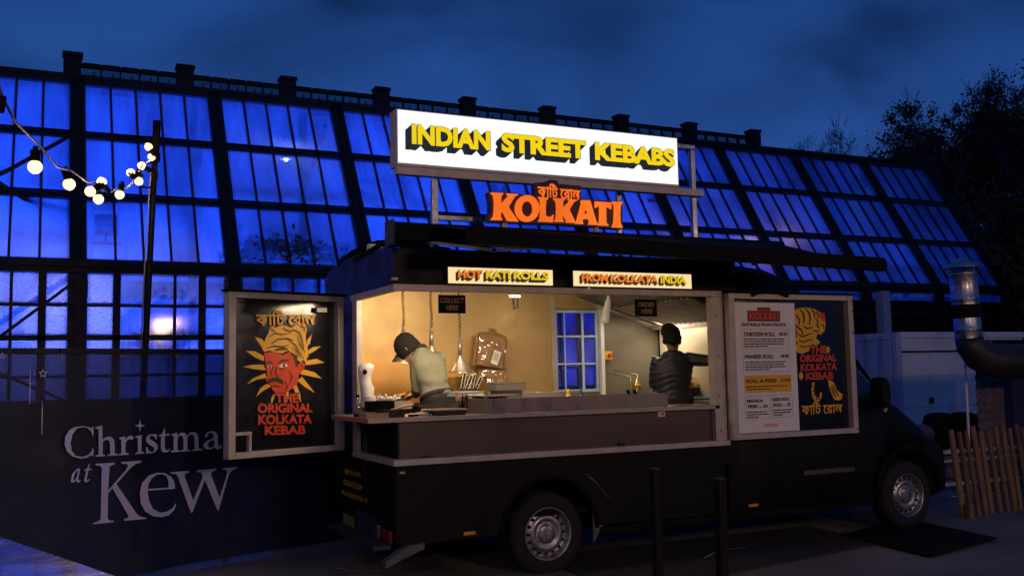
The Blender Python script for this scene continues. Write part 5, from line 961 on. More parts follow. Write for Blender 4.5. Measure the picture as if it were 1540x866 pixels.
for i in range(4):
    x = 3.33+i*.045; t = thing('spatula', ('leftmost of four leaning steel spatulas by the heat lamp','second of four leaning steel spatulas by the heat lamp','third of four leaning steel spatulas by the heat lamp','rightmost of four leaning steel spatulas by the heat lamp')[i], 'spatula', (x,7.9,1.44), 'leaning spatulas')
    fr_ = MB(); a = V((x,7.92,1.46)); b = V((x+(.03,.055,.04,.065)[i],7.92+.01*i,(1.60,1.575,1.585,1.555)[i])); dr = (b-a).normalized(); sd = V((dr.z,0,-dr.x))*.014
    for s_ in (-1,1): fr_.bar(a+sd*s_, b+sd*s_, .004, .004)
    fr_.bar(b-sd, b+sd, .004, .006); fr_.bar(a.lerp(b,.3)-sd, a.lerp(b,.3)+sd, .004, .004); obj('frame', fr_, K['white_plastic'], t); obj('blade', MB().obox((a+b)/2, dr*((b-a).length*.42), sd*.8, (0,.002,0)), K['dark_frame'], t)
tray('warming_pan', 'dark brass edged pan under the heat lamp with the visible cone', 3.22,3.60,8.0,8.3,1.40,.16,mat('amber_pan',(.30,.18,.04),.3,.7))
# brown paper bags in clear plastic pinned to the wall
for nm, lb, c, w_, h_, a_ in (('paper_bag_bundle','upper bundle of flat brown paper bags in clear plastic with a white label',(3.96,8.70,1.80),.30,.32,.16),('paper_bag_bundle','lower plain bundle of brown paper bags below the labelled bundle',(4.0,8.74,1.50),.27,.26,.0)):
    t = thing(nm, lb, 'paper bags', (c[0],c[1],c[2]-h_/2), 'bundles of brown bags'); cc = V(c); ux = V((math.cos(a_),0,-math.sin(a_))); uz = V((math.sin(a_),0,math.cos(a_)))
    for i in range(4): obj('bag', MB().obox(cc+V((rn.uniform(-.006,.006),.03-.022*i,0)), ux*(w_/2-.004*i), V((0,.008,0)), uz*(h_/2-.003*i)), K['paper'], t)
    R = []
    for zz, ss in ((-.56,.2),(-.53,.8),(-.45,1.08),(-.2,1.04),(.1,1.09),(.35,1.05),(.50,1.0),(.56,.55),(.62,.22),(.68,.34),(.70,.3)):
        R.append([cc + uz*(zz*h_) + ux*(w_/2*ss*math.cos(b)*(1+.05*math.sin(5*b+zz*9))) + V((0,-.008+.062*math.copysign(abs(math.sin(b))**.5,math.sin(b))*min(1,ss)*(1+.15*math.sin(7*b+zz*20)),0)) for b in [2*pi*k/28 for k in range(28)]])
    obj('plastic_wrap', MB().rings(R), K['plastic_wrap'], t)
    if a_:
        lc = cc + ux*.035 - uz*.06 + V((0,-.082,0)); lx, lz = V((math.cos(.35),0,-math.sin(.35))), V((math.sin(.35),0,math.cos(.35)))
        obj('label', MB().obox(lc, lx*.038, V((0,.001,0)), lz*.068), K['white_print'], t)
        mb = MB()
        for i in range(5):
            for j in range(3): mb.obox(lc + lz*(.04-.016*i) + lx*(-.02+.018*j) + V((0,-.002,0)), lx*.0065, V((0,.0003,0)), lz*.0035)
        obj('label_print', mb, K['black_print'], t, kind='stuff')
t = thing('spring_clips', 'pair of black hanging clips under the header, right of the COLLECT HERE sign', 'clips', (3.56,7.3,2.12))
obj('clip_rail', MB().box(3.51,3.61,7.29,7.31,2.215,2.235), K['alu'], t); obj('clip', MB().bar((3.545,7.3,2.215),(3.555,7.3,2.115),.012,.012), K['black_matt'], t); obj('clip', MB().bar((3.59,7.3,2.215),(3.582,7.3,2.125),.010,.012), K['black_matt'], t)
t = thing('paper_bag_roll', 'twisted white plastic sack hanging at the post beside the truck window', 'sack', (5.02,8.25,2.05))
R = []
for z, r, dx in ((2.345,.012,.03),(2.30,.022,.028),(2.26,.035,.02),(2.20,.045,.008),(2.14,.050,-.008),(2.09,.046,-.015),(2.055,.040,-.02)): R.append([V((5.03+dx+r*(1+.15*math.sin(4*a))*math.cos(a), 8.25+r*math.sin(a)*.6, z)) for a in [2*pi*k/16 for k in range(16)]])
obj('sack', MB().rings(R), K['white_plastic'], t)
for nm, lb, x, m_, hh in (('sauce_bottle','yellow sauce bottle top poking above the splash guard',3.95,'yellow_plastic',.175),('sauce_bottle','dark green sauce bottle top poking above the splash guard',4.07,'green_plastic',.175)):
    t = thing(nm, lb, 'bottle', (x,7.12,cz)); obj('body', MB().lathe([(.0,0),(.026,0),(.027,.01),(.027,.11),(.018,.125),(.0,.125)], (x,7.12,cz), 16), K[m_], t); obj('nozzle', MB().lathe([(.018,.125),(.013,.15),(.008,hh),(.0,hh)], (x,7.12,cz), 12), K[m_], t)
# griddle side
t = thing('frying_basket', 'wire frying baskets with dark handles on the low unit behind the cook', 'frying basket', (5.4,8.35,1.23))
for i, (a, b, c) in enumerate((((5.32,8.3,1.31),(5.42,8.45,1.52),(5.24,8.62,1.56)),((5.40,8.3,1.31),(5.50,8.45,1.54),(5.31,8.62,1.60)))):
    obj('handle', MB().tube([a, V(a).lerp(V(b),.8)+V((0,0,.01)), b, c], .006, 6), K['steel'], t)
    obj('grip', MB().bar(V(a)+V((-.04,0,.08)), a, .022, .022), K['black_matt'], t)
obj('basket', MB().box(5.30,5.52,8.28,8.55,1.222,1.30), K['dark_frame'], t, bevel=.01)
t = thing('brass_valve', 'brass gas valve against the lining beside the navy cook', 'valve', (5.55,8.6,1.42)); obj('body', MB().cyl((5.66,8.78,1.42),(5.74,8.78,1.42),.04,n=14).cyl((5.70,8.78,1.22),(5.70,8.78,1.5),.02), mat('brass',(.6,.42,.12),.3,.9), t)
t = thing('chip_tray', 'dark tray heaped with golden fries at the right edge of the hatch', 'tray', (6.0,8.3,1.40)); FZ0 = 1.40
obj('tray', MB().box(5.90,6.02,8.1,8.6,1.33,1.40).box(5.78,5.899,8.1,8.6,1.36,1.40), K['dark_frame'], t, bevel=.004)
mb = MB(); 
for i in range(260):
    c = V((5.93+rn.gauss(0,.035), 8.32+rn.gauss(0,.10), 1.41+abs(rn.gauss(0,.035)))); a = V((rn.uniform(-1,1),rn.uniform(-1,1),rn.uniform(-.6,.6))).normalized(); b = a.cross(V((0,0,1))).normalized(); mb.obox(c, a*.022, b*.005, a.cross(b)*.005)
o = obj('fries', mb, mat('golden_fries',(.75,.38,.06),.6,0,.25,30), None); props(o, 'heap of golden fries on the dark tray behind the right hatch post', 'food', kind='stuff')
props(obj('folded_cloth', MB().box(5.74,6.01,7.86,8.07,1.283,1.305), mat('teal_cloth',(.05,.20,.28),.8), bevel=.006), 'folded teal blue cloth on the cabinet below the fries', 'cloth')

# ================================================================== PEOPLE
def ell_ring(c, side, fwd, a, b, n=20, p=2.3):
    return [V(c)+side*(a*math.copysign(abs(math.cos(t))**(2/p),math.cos(t)))+fwd*(b*math.copysign(abs(math.sin(t))**(2/p),math.sin(t))) for t in [2*pi*i/n for i in range(n)]]
ell_ring_ = ell_ring
def hand(mb, wrist, d, nrm_, s=1.0, curl=.5):
    """palm plus five separate fingers; d: direction of the hand, nrm_: back of the hand"""
    d = V(d).normalized(); nn = (V(nrm_) - d*V(nrm_).dot(d)).normalized(); sd = d.cross(nn); w = V(wrist)
    mb.rings([ell_ring(w-d*.01*s, sd, nn, .024*s, .018*s, 12), ell_ring(w+d*.03*s, sd, nn, .034*s, .016*s, 12), ell_ring(w+d*.07*s, sd, nn, .041*s, .014*s, 12), ell_ring(w+d*.092*s, sd, nn, .039*s, .011*s, 12)])
    for i, L in enumerate((.066,.075,.070,.054)):
        b = w + d*.088*s + sd*((i-1.5)*.020*s); q = b; P = [b-d*.01]; dd = d
        for j in range(3):
            dd = (dd - nn*curl*.55).normalized(); q = q + dd*(L*s*(.45,.32,.25)[j]); P.append(q)
        mb.tube(P, [.0095*s,.0092*s,.0085*s,.007*s], 8)
    b = w + d*.03*s - sd*.030*s; mb.tube([b+sd*.01, b+(d*.4-sd*.6-nn*.2)*.035*s, b+(d*.9-sd*.65-nn*.5)*.055*s, b+(d*1.3-sd*.5-nn*.8)*.065*s], [.012*s,.0115*s,.010*s,.008*s], 8)
def head(mb, c, fw, up, s=1.0):
    fw = V(fw).normalized(); up = (V(up)-fw*V(up).dot(fw)).normalized(); sd = fw.cross(up); c = V(c)
    R = []
    for z, a, b, o in ((-.118,.028,.030,.035),(-.108,.045,.050,.028),(-.085,.056,.072,.016),(-.05,.064,.088,.004),(-.01,.071,.096,0),(.03,.075,.098,-.004),(.07,.070,.090,-.006),(.10,.052,.066,-.008),(.118,.022,.03,-.01)):
        R.append(ell_ring(c+up*z*s+fw*o*s, sd, fw, a*s, b*s, 20, 2.1))
    mb.rings(R)
    P = lambda f, u, r: c+fw*f*s+up*u*s+sd*r*s
    mb.rings([ell_ring(P(.088,.008,0), sd, up, .010, .010, 8), ell_ring(P(.108,-.018,0), sd, up, .014, .012, 8), ell_ring(P(.106,-.032,0), sd, up, .017, .008, 8), ell_ring(P(.088,-.036,0), sd, up, .012, .006, 8)])
    mb.tube([P(.088,-.058,-.024),P(.099,-.056,0),P(.088,-.058,.024)], .0065, 6); mb.tube([P(.086,-.068,-.020),P(.096,-.067,0),P(.086,-.068,.020)], .0065, 6)
    mb.tube([P(.080,.022,-.045),P(.092,.026,-.02),P(.094,.022,0),P(.092,.026,.02),P(.080,.022,.045)], .008, 6)
    for r in (-1, 1):
        e0 = P(-.005,-.005,r*.074); mb.tube([e0-up*.022, e0+sd*r*.012-up*.01-fw*.01, e0+sd*r*.014+up*.012-fw*.014, e0+up*.024-fw*.004], .009, 6)
    return P
def person(label, group, pelvis, chest, neck, hc, face, up, arms, feet, skin, top_m, low_m, hat, sc=1.0, wd=1.0):
    pelvis, chest, neck, hc = V(pelvis), V(chest), V(neck), V(hc); root = thing('person', label, 'person', (pelvis.x, pelvis.y, .5))
    shl = (V(arms[1][0])-V(arms[0][0])).normalized(); spine = (chest-pelvis).normalized(); fw = spine.cross(shl).normalized(); sd = shl
    def torso(mb, g, low=True):
        ell_ring = lambda c, s_, f__, a, b, n=20, p=2.3: ell_ring_(c, s_, f__, a*wd, b*(wd*.5+.5), n, p)
        mb.rings([] + [ell_ring(pelvis+spine*(0 if low else .01), sd, fw, .162+g, .108+g), ell_ring(pelvis+spine*.10, sd, fw, .140+g, .100+g), ell_ring(pelvis.lerp(chest,.6), sd, fw, .155+g, .108+g),
                  ell_ring(chest, sd, fw, .180+g, .115+g), ell_ring(chest.lerp(neck,.45), sd, fw, .175+g, .098+g), ell_ring(chest.lerp(neck,.78), sd, fw, .115+g, .070+g), ell_ring(neck, sd, fw, .060+g, .058+g)])
    # body: one continuous figure
    mb = MB(); torso(mb, 0); mb.tube([chest.lerp(neck,.7), neck, neck.lerp(hc,.6)], [.06,.052,.05], 12); head(mb, hc, face, up, sc)
    for (s, e_, w, hd, hn) in arms:
        s, e_, w = V(s), V(e_), V(w); mb.tube([s.lerp(chest,.35), s, s.lerp(e_,.5), e_, e_.lerp(w,.4), w], [.052,.050,.043,.036,.034,.024], 12); hand(mb, w, hd, hn)
    for (hp, kn, an) in feet:
        hp, kn, an = V(hp), V(kn), V(an); mb.tube([hp, hp.lerp(kn,.5), kn, kn.lerp(an,.4), an], [.078,.068,.050,.048,.034], 12); mb.rings([ell_ring(an-fw*.05+V((0,0,-.03)), V((fw.y,-fw.x,0)).normalized(), V((0,0,1)), .03,.03,10), ell_ring(an+V((fw.x,fw.y,0))*.06+V((0,0,-.04)), V((fw.y,-fw.x,0)).normalized(), V((0,0,1)), .042,.03,10), ell_ring(an+V((fw.x,fw.y,0))*.17+V((0,0,-.055)), V((fw.y,-fw.x,0)).normalized(), V((0,0,1)), .035,.018,10)])
    me = remesh(mb.mesh('body'), .0075, 4); link(me, 'body', skin, root)
    # top
    mb = MB(); torso(mb, .016, False)
    for (s, e_, w, hd, hn) in arms:
        s, e_, w = V(s), V(e_), V(w); mb.tube([s.lerp(chest,.5), s, s.lerp(e_,.5), e_, e_.lerp(w,.4), w.lerp(e_,.06)], [.066*wd,.066*wd,.060*(.5+.5*wd),.050,.046,.036], 14)
    if hat == 'round':
        dz = lambda co: .011*noise.noise(V(co)*7) + .010*math.sin((V(co)-pelvis).dot(spine)*52+3.5*noise.noise(V(co)*6))*max(0,1-abs((V(co)-pelvis).dot(spine)-.06)/.14)
    else:
        dz = lambda co: .0075*abs(math.sin((V(co)-pelvis).dot(spine)*54+1.6*abs((V(co)-chest).dot(sd))*9+.8*noise.noise(V(co)*7))) + .008*noise.noise(V(co)*10)
    me = remesh(mb.mesh('top'), .010, 6, dz); link(me, 'sweater' if hat == 'round' else 'padded_jacket', top_m, root)
    # trousers / apron
    mb = MB(); mb.rings([ell_ring(pelvis+spine*.035, sd, fw, .186*wd, .135*wd), ell_ring(pelvis-spine*.02, sd, fw, .190*wd, .138*wd), ell_ring(pelvis-V((0,0,.14)), sd, fw, .195*wd, .135), ell_ring(pelvis-V((0,0,.22)), sd, fw, .18*wd, .12)])
    for (hp, kn, an) in feet:
        hp, kn, an = V(hp), V(kn), V(an); mb.tube([hp, hp.lerp(kn,.5), kn, kn.lerp(an,.4), an+V((0,0,.02))], [.098,.085,.068,.064,.055], 14)
    me = remesh(mb.mesh('trousers'), .012, 5, lambda co: .006*noise.noise(V(co)*8)); link(me, 'trousers', low_m, root)
    # hat
    f_ = V(face).normalized(); u_ = (V(up)-f_*V(up).dot(f_)).normalized(); s_ = f_.cross(u_)
    mb = MB(); R = []
    for z, a, b, o in ((-.055,.084,.106,-.012),(-.04,.091,.114,-.012),(.01,.090,.114,-.012),(.02,.085,.110,-.012),(.06,.083,.107,-.014),(.10,.068,.088,-.018),(.125,.045,.06,-.02),(.14,.018,.026,-.022)): R.append(ell_ring(hc+u_*z+f_*o, s_, f_, a, b, 26, 2.1))
    mb.rings(R)
    if hat != 'round':
        for (dz_, dy_, ds_, r) in ((.07,-.06,-.02,.080),(-.02,-.075,.03,.062),(.0,-.05,.06,.05)): mb.sphere(hc+u_*dz_+f_*dy_+s_*ds_, r, 14, 10)
        me = remesh(mb.mesh('hat'), .008, 5, lambda co: .006*noise.noise(V(co)*30)); link(me, 'beanie', M['knit'], root)
    else: obj('beanie', mb, M['knit'], root)
    if hat == 'round':
        mb = MB().rings([ell_ring(neck+spine*.0, sd, fw, .072,.072,16), ell_ring(neck+spine*.03+(hc-neck)*.1, sd, fw, .066,.066,16)]); obj('collar', mb, M['black_cloth'], root)
        mb = MB().rings([ell_ring(pelvis+spine*.055, sd, fw, .188*wd, .137*wd), ell_ring(pelvis+spine*.02, sd, fw, .195*wd, .142*wd)]); obj('apron_string', mb, M['black_cloth'], root)
    return root
# cook bending over the back worktop: leans away from the hatch and to the left
person('cook in a sage grey jersey, black beanie and black apron, bent over the worktop', None,
       (3.085,7.88,1.37), (3.05,8.00,1.64), (3.00,8.08,1.80), (2.895,8.13,1.815), (-.62,.45,-.62), (-.50,.20,.75),
       [((2.92,8.01,1.71),(2.935,7.99,1.46),(3.03,8.30,1.41),(-.1,.9,-.1),(0,-.2,1)), ((3.18,8.06,1.735),(3.20,8.20,1.54),(2.98,8.42,1.41),(-.7,.5,-.1),(0,0,1))][::1],
       [((2.99,7.86,1.33),(2.99,7.93,.96),(2.98,7.84,.58)), ((3.17,7.86,1.33),(3.18,7.93,.96),(3.19,7.84,.58))],
       M['skin'], M['sage'], M['black_cloth'], 'round', wd=.84)
person('cook in a dark navy padded jacket and slouchy black beanie reaching right under the hood', None,
       (5.60,7.95,1.28), (5.595,7.96,1.57), (5.605,7.96,1.765), (5.625,7.99,1.89), (.75,.62,-.12), (0,0,1),
       [((5.455,8.03,1.675),(5.50,8.14,1.44),(5.70,8.28,1.42),(1,.5,0),(0,0,1)), ((5.74,7.88,1.69),(5.88,7.70,1.655),(5.965,7.47,1.63),(.2,-1,-.1),(0,0,1))],
       [((5.47,7.98,1.25),(5.49,8.0,.92),(5.47,7.98,.58)), ((5.63,7.92,1.25),(5.66,7.95,.92),(5.64,7.90,.58))],
       M['skin_dark'], M['puffer'], M['black_cloth'], 'slouch')

# ================================================================== LEFT: banner fence, festoon
w_ = V((.91,.41,0)).normalized(); n_b = V((w_.y,-w_.x,0)); BP = V((1.49,8.85,0))
bfn = lambda s, z, o=0: BP + w_*s + n_b*o + V((0,0,z))
BT = thing('banner_fence', 'dark navy banner printed with pale serif words Christmas at Kew on a metal fence frame', 'banner', tuple(bfn(-.5,0)))
def bx2(nm, s0, s1, z0, z1, o0, o1, m, bevel=.0):
    mb = MB().obox(bfn((s0+s1)/2,(z0+z1)/2,(o0+o1)/2), w_*((s1-s0)/2), n_b*((o1-o0)/2), V((0,0,(z1-z0)/2))); return obj(nm, mb, m, BT, bevel=bevel)
bx2('top_rail', -5.0, .52, 1.80, 1.845, -.03, .012, M['dark_frame'], .004)
for s in (-4.8,-2.62,.0,.50): bx2('post', s-.02, s+.02, 0, 1.80, -.07, -.03, M['galv'])
# slightly rippled, thinly woven cloth
bm_ = bpy.data.materials['navy_banner_cloth']; t_ = bm_.node_tree; b_ = t_.nodes['Principled BSDF']; o_ = t_.nodes['Material Output']
tr_ = t_.nodes.new('ShaderNodeBsdfTransparent'); tr_.inputs[0].default_value = (.75,.8,.9,1); mx_ = t_.nodes.new('ShaderNodeMixShader'); mx_.inputs[0].default_value = .92
t_.links.new(tr_.outputs[0], mx_.inputs[1]); t_.links.new(b_.outputs[0], mx_.inputs[2]); t_.links.new(mx_.outputs[0], o_.inputs[0])
mb = MB(); NS, NZ = 90, 24
def rip(s, z): return .018*math.sin(s*5+1.3*math.sin(z*2.2))*(1-z/1.9)+.012*noise.noise(V((s*2,z*2.6,0)))
for j in range(NZ+1):
    for i in range(NS+1):
        s = -4.95+6.6*i/NS; z = .04+1.765*j/NZ
        zz = z if s < .55 else z*(1-.62*min(1,(s-.55)/.5)**.5)
        mb.v.append(tuple(bfn(s, zz, rip(s,z))))
for j in range(NZ):
    for i in range(NS): k = j*(NS+1)+i; mb.f.append((k,k+1,k+NS+2,k+NS+1)); mb.sm.append(True)
obj('cloth', mb, M['banner'], BT)
for i, g_ in enumerate(ART['BAN']):
    vs, fs = poly_mesh(g_); mb = MB(); mb.add([bfn(x,z,.024+rip(x,z)*0+.004) for x,z,_ in vs], fs); obj('letter' if i != 4 else 'sparkle', mb, M['banner_print'], BT)
for g_ in ART['BANSTAR']:
    vs, fs = poly_mesh(g_)
    mb = MB(); mb.add([bfn(x,z,.028) for x,z,_ in vs], fs); obj('star_print', mb, M['banner_print'], BT)
for s in (-1.51,-1.0,-.52,-2.1,-2.7,-.05):
    c = bfn(s,1.785,.022); gr = obj('eyelet', MB().rings([[c + (w_*math.cos(b)+V((0,0,math.sin(b))))*.013 + ((w_*math.cos(b)+V((0,0,math.sin(b))))*math.cos(a)+n_b*math.sin(a))*.004 for a in [2*pi*k/6 for k in range(6)]] for b in [2*pi*q/14 for q in range(14)]], closed=True), M['steel'], BT)
    obj('tie', MB().bar(c, c+V((0,0,.06)), .008, .006), M['black_matt'], BT)
LH = thing('light_blocker', 'low dark panels added behind the truck to block blue light under it', 'light blocker', (4.5,10.3,0))  # added panels that keep the blue glasshouse light from under the truck
for i in range(7): 
    c = bfn(.9+.62*i, .48, -.25); obj('panel', MB().obox(c, w_*.305, n_b*.012, V((0,0,.47))), M['black_matt'], LH, bevel=.004)
    obj('foot', MB().obox(bfn(.9+.62*i,.03,-.25), w_*.04, n_b*.2, V((0,0,.03))), M['dark_frame'], LH)
# pole and festoon
t = thing('festoon_pole', 'thin black pole carrying the festoon lights behind the banner', 'pole', (.78,9.62,0))
P0, P1_ = V((.79,9.60,0)), V((.905,9.26,3.95)); dP = (P1_-P0)
obj('pole', MB().cyl(P0, P0.lerp(P1_,.93), .030, .026, 12), M['black_paint'], t); obj('top_sleeve', MB().cyl(P0.lerp(P1_,.925), P1_, .034, n=12), M['black_matt'], t)
obj('tape', MB().cyl(P0.lerp(P1_,.905), P0.lerp(P1_,.925), .045, n=10), M['black_matt'], t)
obj('coiled_slack', MB().tube([P0.lerp(P1_,.90)+V((-.02+.09*math.sin(a*1.0)-.05, -.06, -.12+.12*math.cos(a))) for a in [i*.5 for i in range(26)]], .008, 5), M['black_matt'], t)
obj('pole_wire', MB().tube([P0.lerp(P1_,.88)+V((-.035,-.03,0)), P0.lerp(P1_,.7)+V((-.045,-.03,0)), P0.lerp(P1_,.45)+V((-.04,-.03,0))], .006, 5), M['alu'], t)
bulbs = [(-.05,5.22,2.64),(.12,6.06,2.72),(.26,6.81,2.82),(.35,7.26,2.97),(.32,7.03,2.81),(.50,7.77,2.98),(.62,8.36,3.27),(.68,8.34,3.20),(.73,8.68,3.40),(.80,8.87,3.61),(.84,9.03,3.56)]
wire_pts = [(-.6,1.2,3.9),(-.42,2.4,3.35),(-.28,3.4,2.95),(-.155,4.0,2.66),(-.12,4.4,2.66),(-.03,5.22,2.745),(.05,5.65,2.735),(.13,6.06,2.80),(.22,6.5,2.83),(.30,6.85,2.88),(.40,7.3,2.90),(.47,7.62,3.0),(.56,7.95,3.06),(.62,8.2,3.16),(.68,8.45,3.28),(.74,8.68,3.42),(.82,9.0,3.52),(.87,9.28,3.62)]
wire_pts = [(-1.6,-7.0,4.6),(-1.1,-3.0,4.1),(-.85,-.6,3.95)] + wire_pts
dirs = [(0,0,-1),(.25,.1,-1),(-.7,-.2,-.5),(-.5,.1,.8),(.1,0,-1),(-.2,0,-1),(-1,-.1,.2),(.7,0,-.6),(-.6,0,.3),(-.4,0,.5),(.2,0,-1)]
FL = thing('festoon_string', 'black festoon cable sagging from the top left corner to the pole', 'string lights cable', (.3,7,2.9))
obj('cable', MB().tube(wire_pts, .006, 6), mat('festoon_cable',(.10,.07,.06),.5), FL)
ordn = ['biggest festoon bulb, nearest the left edge of the picture','second big festoon bulb, in front of the thick greenhouse post','festoon bulb at the left of the low cluster','festoon bulb of the low cluster that points upward','lowest festoon bulb of the cluster, hanging straight down','festoon bulb hanging alone right of the low cluster','festoon bulb pointing left halfway up to the pole','festoon bulb pointing down right halfway up to the pole','festoon bulb just below the pair at the pole','topmost festoon bulb beside the pole','festoon bulb pressed against the pole below the topmost one']
bulbs2 = [((*b,), V(d).normalized(), l) for b, d, l in zip(bulbs, dirs, ordn)]
for (b, d, l) in bulbs2:
    b = V(b); t = thing('festoon_bulb', l, 'light bulb', tuple(b), 'festoon bulbs on the cable')
    obj('bulb', MB().sphere(b, .034, 14, 10), M['bulb'], t); s0 = b - d*.028; obj('socket', MB().cyl(s0, s0-d*.055, .021, .024, 12), M['black_matt'], t); obj('cable_clip', MB().cyl(s0-d*.055, s0-d*.075, .012, n=8), M['black_matt'], t)
    lamp('festoon_light', 'POINT', tuple(b+d*.05), 2.2, (1,.66,.34), .03)
b = V((-.175,4.02,2.59)); t = thing('festoon_bulb', 'dark socket with its dim bulb cut by the left edge above the biggest bulb', 'light bulb', tuple(b), 'festoon bulbs on the cable')
obj('socket', MB().cyl((-.16,4.02,2.66),(-.165,4.02,2.60),.022,.020,12), M['black_matt'], t); obj('bulb', MB().sphere((-.19,4.0,2.56),.03,12,8), M['bulb'], t)
# string extended overhead with unseen bulbs, added for warm light from the front
for (x,y,z) in ((-.6,1.2,3.83),(-.85,-.6,3.88),(-1.0,-2.2,3.95),(-1.2,-4.0,4.13),(-1.45,-5.8,4.4)):
    t = thing('festoon_bulb', 'added unseen festoon bulb behind the viewer, '+{1.2:'directly overhead',-.6:'first behind the head',-2.2:'second behind the head',-4.0:'third behind the head',-5.8:'farthest back'}[y], 'light bulb', (x,y,z), 'added festoon bulbs behind the viewer')
    obj('bulb', MB().sphere((x,y,z-.03),.031,12,8), M['bulb'], t); obj('socket', MB().cyl((x,y,z),(x,y,z+.06),.021,n=10), M['black_matt'], t)
    lamp('festoon_light', 'POINT', (x,y,z-.09), 16, (1,.66,.36), .05)

# added floodlights, unseen behind the viewer, for warm light on the truck's front
for (x, y, z, e_, lb) in ((-3.5,-3.5,3.3,110,'added warm floodlight on an unseen mast behind the viewer, the left one'), (4.5,-5.5,3.4,200,'added warm floodlight on an unseen mast behind the viewer, the middle one'), (11.5,-3.0,3.3,110,'added warm floodlight on an unseen mast behind the viewer, the right one')):
    t = thing('added_floodlight', lb, 'floodlight', (x,y,0), 'added floodlights behind the viewer')
    obj('mast', MB().cyl((x,y,0),(x,y,z),.05,.04,10), M['dark_frame'], t); obj('housing', MB().box(x-.35,x+.35,y-.02,y+.14,z,z+.4), M['dark_frame'], t, bevel=.02)
    obj('lens', MB().box(x-.31,x+.31,y+.141,y+.150,z+.04,z+.36), emit('floodlight_lens', (1,.62,.34), 6, sample=False, var=0) if 'floodlight_lens' not in bpy.data.materials else bpy.data.materials['floodlight_lens'], t)
    lamp('added_flood', 'AREA', (x,y+.17,z+.2), e_, (1,.62,.36), .8, (5.5,8,1.0), .4)

# ================================================================== FOREGROUND
for nm, x, y, lb in (('bollard',3.30,4.91,'slim black post in front of the truck, the left one with a flat cap'),('bollard',3.285,4.27,'slim black post nearer the viewer, the right one leaning slightly')):
    t = thing('bollard', lb, 'bollard', (x,y,0), 'black posts in front of the truck'); lean = V((0.02 if y < 4.5 else 0,0,0))
    mb = MB().bar((x-lean.x,y,0),(x,y,1.0),.05,.05,(0,1,0)); obj('post', mb, M['black_paint'], t, bevel=.004); obj('cap', MB().box(x-.027,x+.027,y-.027,y+.027,1.0,1.008), M['dark_frame'], t, bevel=.002)
def matt(name, lb, pts, z, m):
    o = obj(name, MB().prism(pts, lambda x,y,d: V((x,y,d)), z, z+.012), m); return props(o, lb, 'mat')
gm = mat('ribbed_rubber_mat', (.020,.017,.014), .7, 0, .3, 5, bump=1.0, bscale=22, stretch=(1,4,1), bdist=.02)
matt('ground_mat', 'long dark textured mat on the ground in front of the hatch', [(3.80,6.75),(4.66,6.18),(6.75,6.52),(6.9,7.6),(3.9,7.6)], .002, gm)
matt('ground_mat', 'black mat corner sticking out below the front wheel', [(6.60,5.83),(7.76,6.12),(7.95,7.3),(6.75,7.0)], .016, M['black_matt'])
t = thing('ground_cable', 'thin pale cable lying on the mat under the truck', 'cable', (5.2,6.8,.02)); obj('cable', MB().tube([(5.0,6.75,.022),(5.3,6.95,.022),(5.6,6.95,.024),(5.9,7.15,.022)], .004, 5), M['rim'], t)
t = thing('ground_cable', 'short kinked pale cable under the rear step', 'cable', (2.2,7.9,.02)); obj('cable', MB().tube([(2.12,7.95,.02),(2.2,7.75,.06),(2.26,7.8,.02),(2.5,7.7,.02)], .004, 5), M['rim'], t)
lv = MB(); rl = random.Random(41)
for i in range(230):
    x, y = rl.uniform(2.5,12), rl.uniform(3.0,8.2)
    if 2.6 < x < 8.4 and y > 6.1 and rl.random() < .8: continue
    a = rl.uniform(0,6.28); s_ = rl.uniform(.012,.032); u = V((math.cos(a),math.sin(a),rl.uniform(-.2,.2)))*s_; w2 = V((-math.sin(a),math.cos(a),rl.uniform(-.1,.3)))*s_*.6; c = V((x,y,.012+.005*rl.random()))
    lv.add([c-u, c+w2*.9-u*.1, c+u, c-w2*.9-u*.1], [(0,1,2,3)])
props(obj('fallen_leaves', lv, mat('dry_leaf',(.20,.12,.05),.8,0,.4,8)), 'small dry leaves and scraps scattered over the asphalt around the truck', 'leaves', kind='stuff')
# glossy table corner, bottom left
tm = mat('wet_plastic_tabletop', (.012,.008,.04), .26, 0, .3, 4, bump=.22, bscale=9, spec=.9, rvar=.08, bdist=.015, coat=.25, stretch=(1,2.2,1))
t = thing('bar_table', 'high table corner under wet crinkled plastic, mirroring blue light at the bottom left', 'table', (-.45,2.4,0))
e1 = V((-.10,3.24,0)); e2 = V((.17,2.43,0)); dd = (e2-e1).normalized(); pr = V((dd.y,-dd.x,0)); pr = pr if pr.x < 0 else -pr
mb = MB(); NX, NY = 26, 30
for j in range(NY+1):
    for i in range(NX+1):
        p = e1 + dd*(-.002+1.5*j/NY) + pr*(.7*i/NX); e_ = min(i, j, NX-i, NY-j)
        mb.v.append((p.x, p.y, 1.15 + .0012*noise.noise(V((p.x*9,p.y*5,0)))))
for j in range(NY):
    for i in range(NX): k = j*(NX+1)+i; mb.f.append((k,k+1,k+NX+2,k+NX+1)); mb.sm.append(True)
obj('plastic_sheet', mb, tm, t)
c = e1 + dd*.748 + pr*.35; obj('top', MB().obox(V((c.x,c.y,1.118)), dd*.75, pr*.35, V((0,0,.022))), M['dark_frame'], t, bevel=.004)
for a, b in ((.1,.08),(.1,.62),(1.4,.08),(1.4,.62)):
    c = e1 + dd*a + pr*b; obj('leg', MB().box(c.x-.025,c.x+.025,c.y-.025,c.y+.025,0,1.09), M['dark_frame'], t)

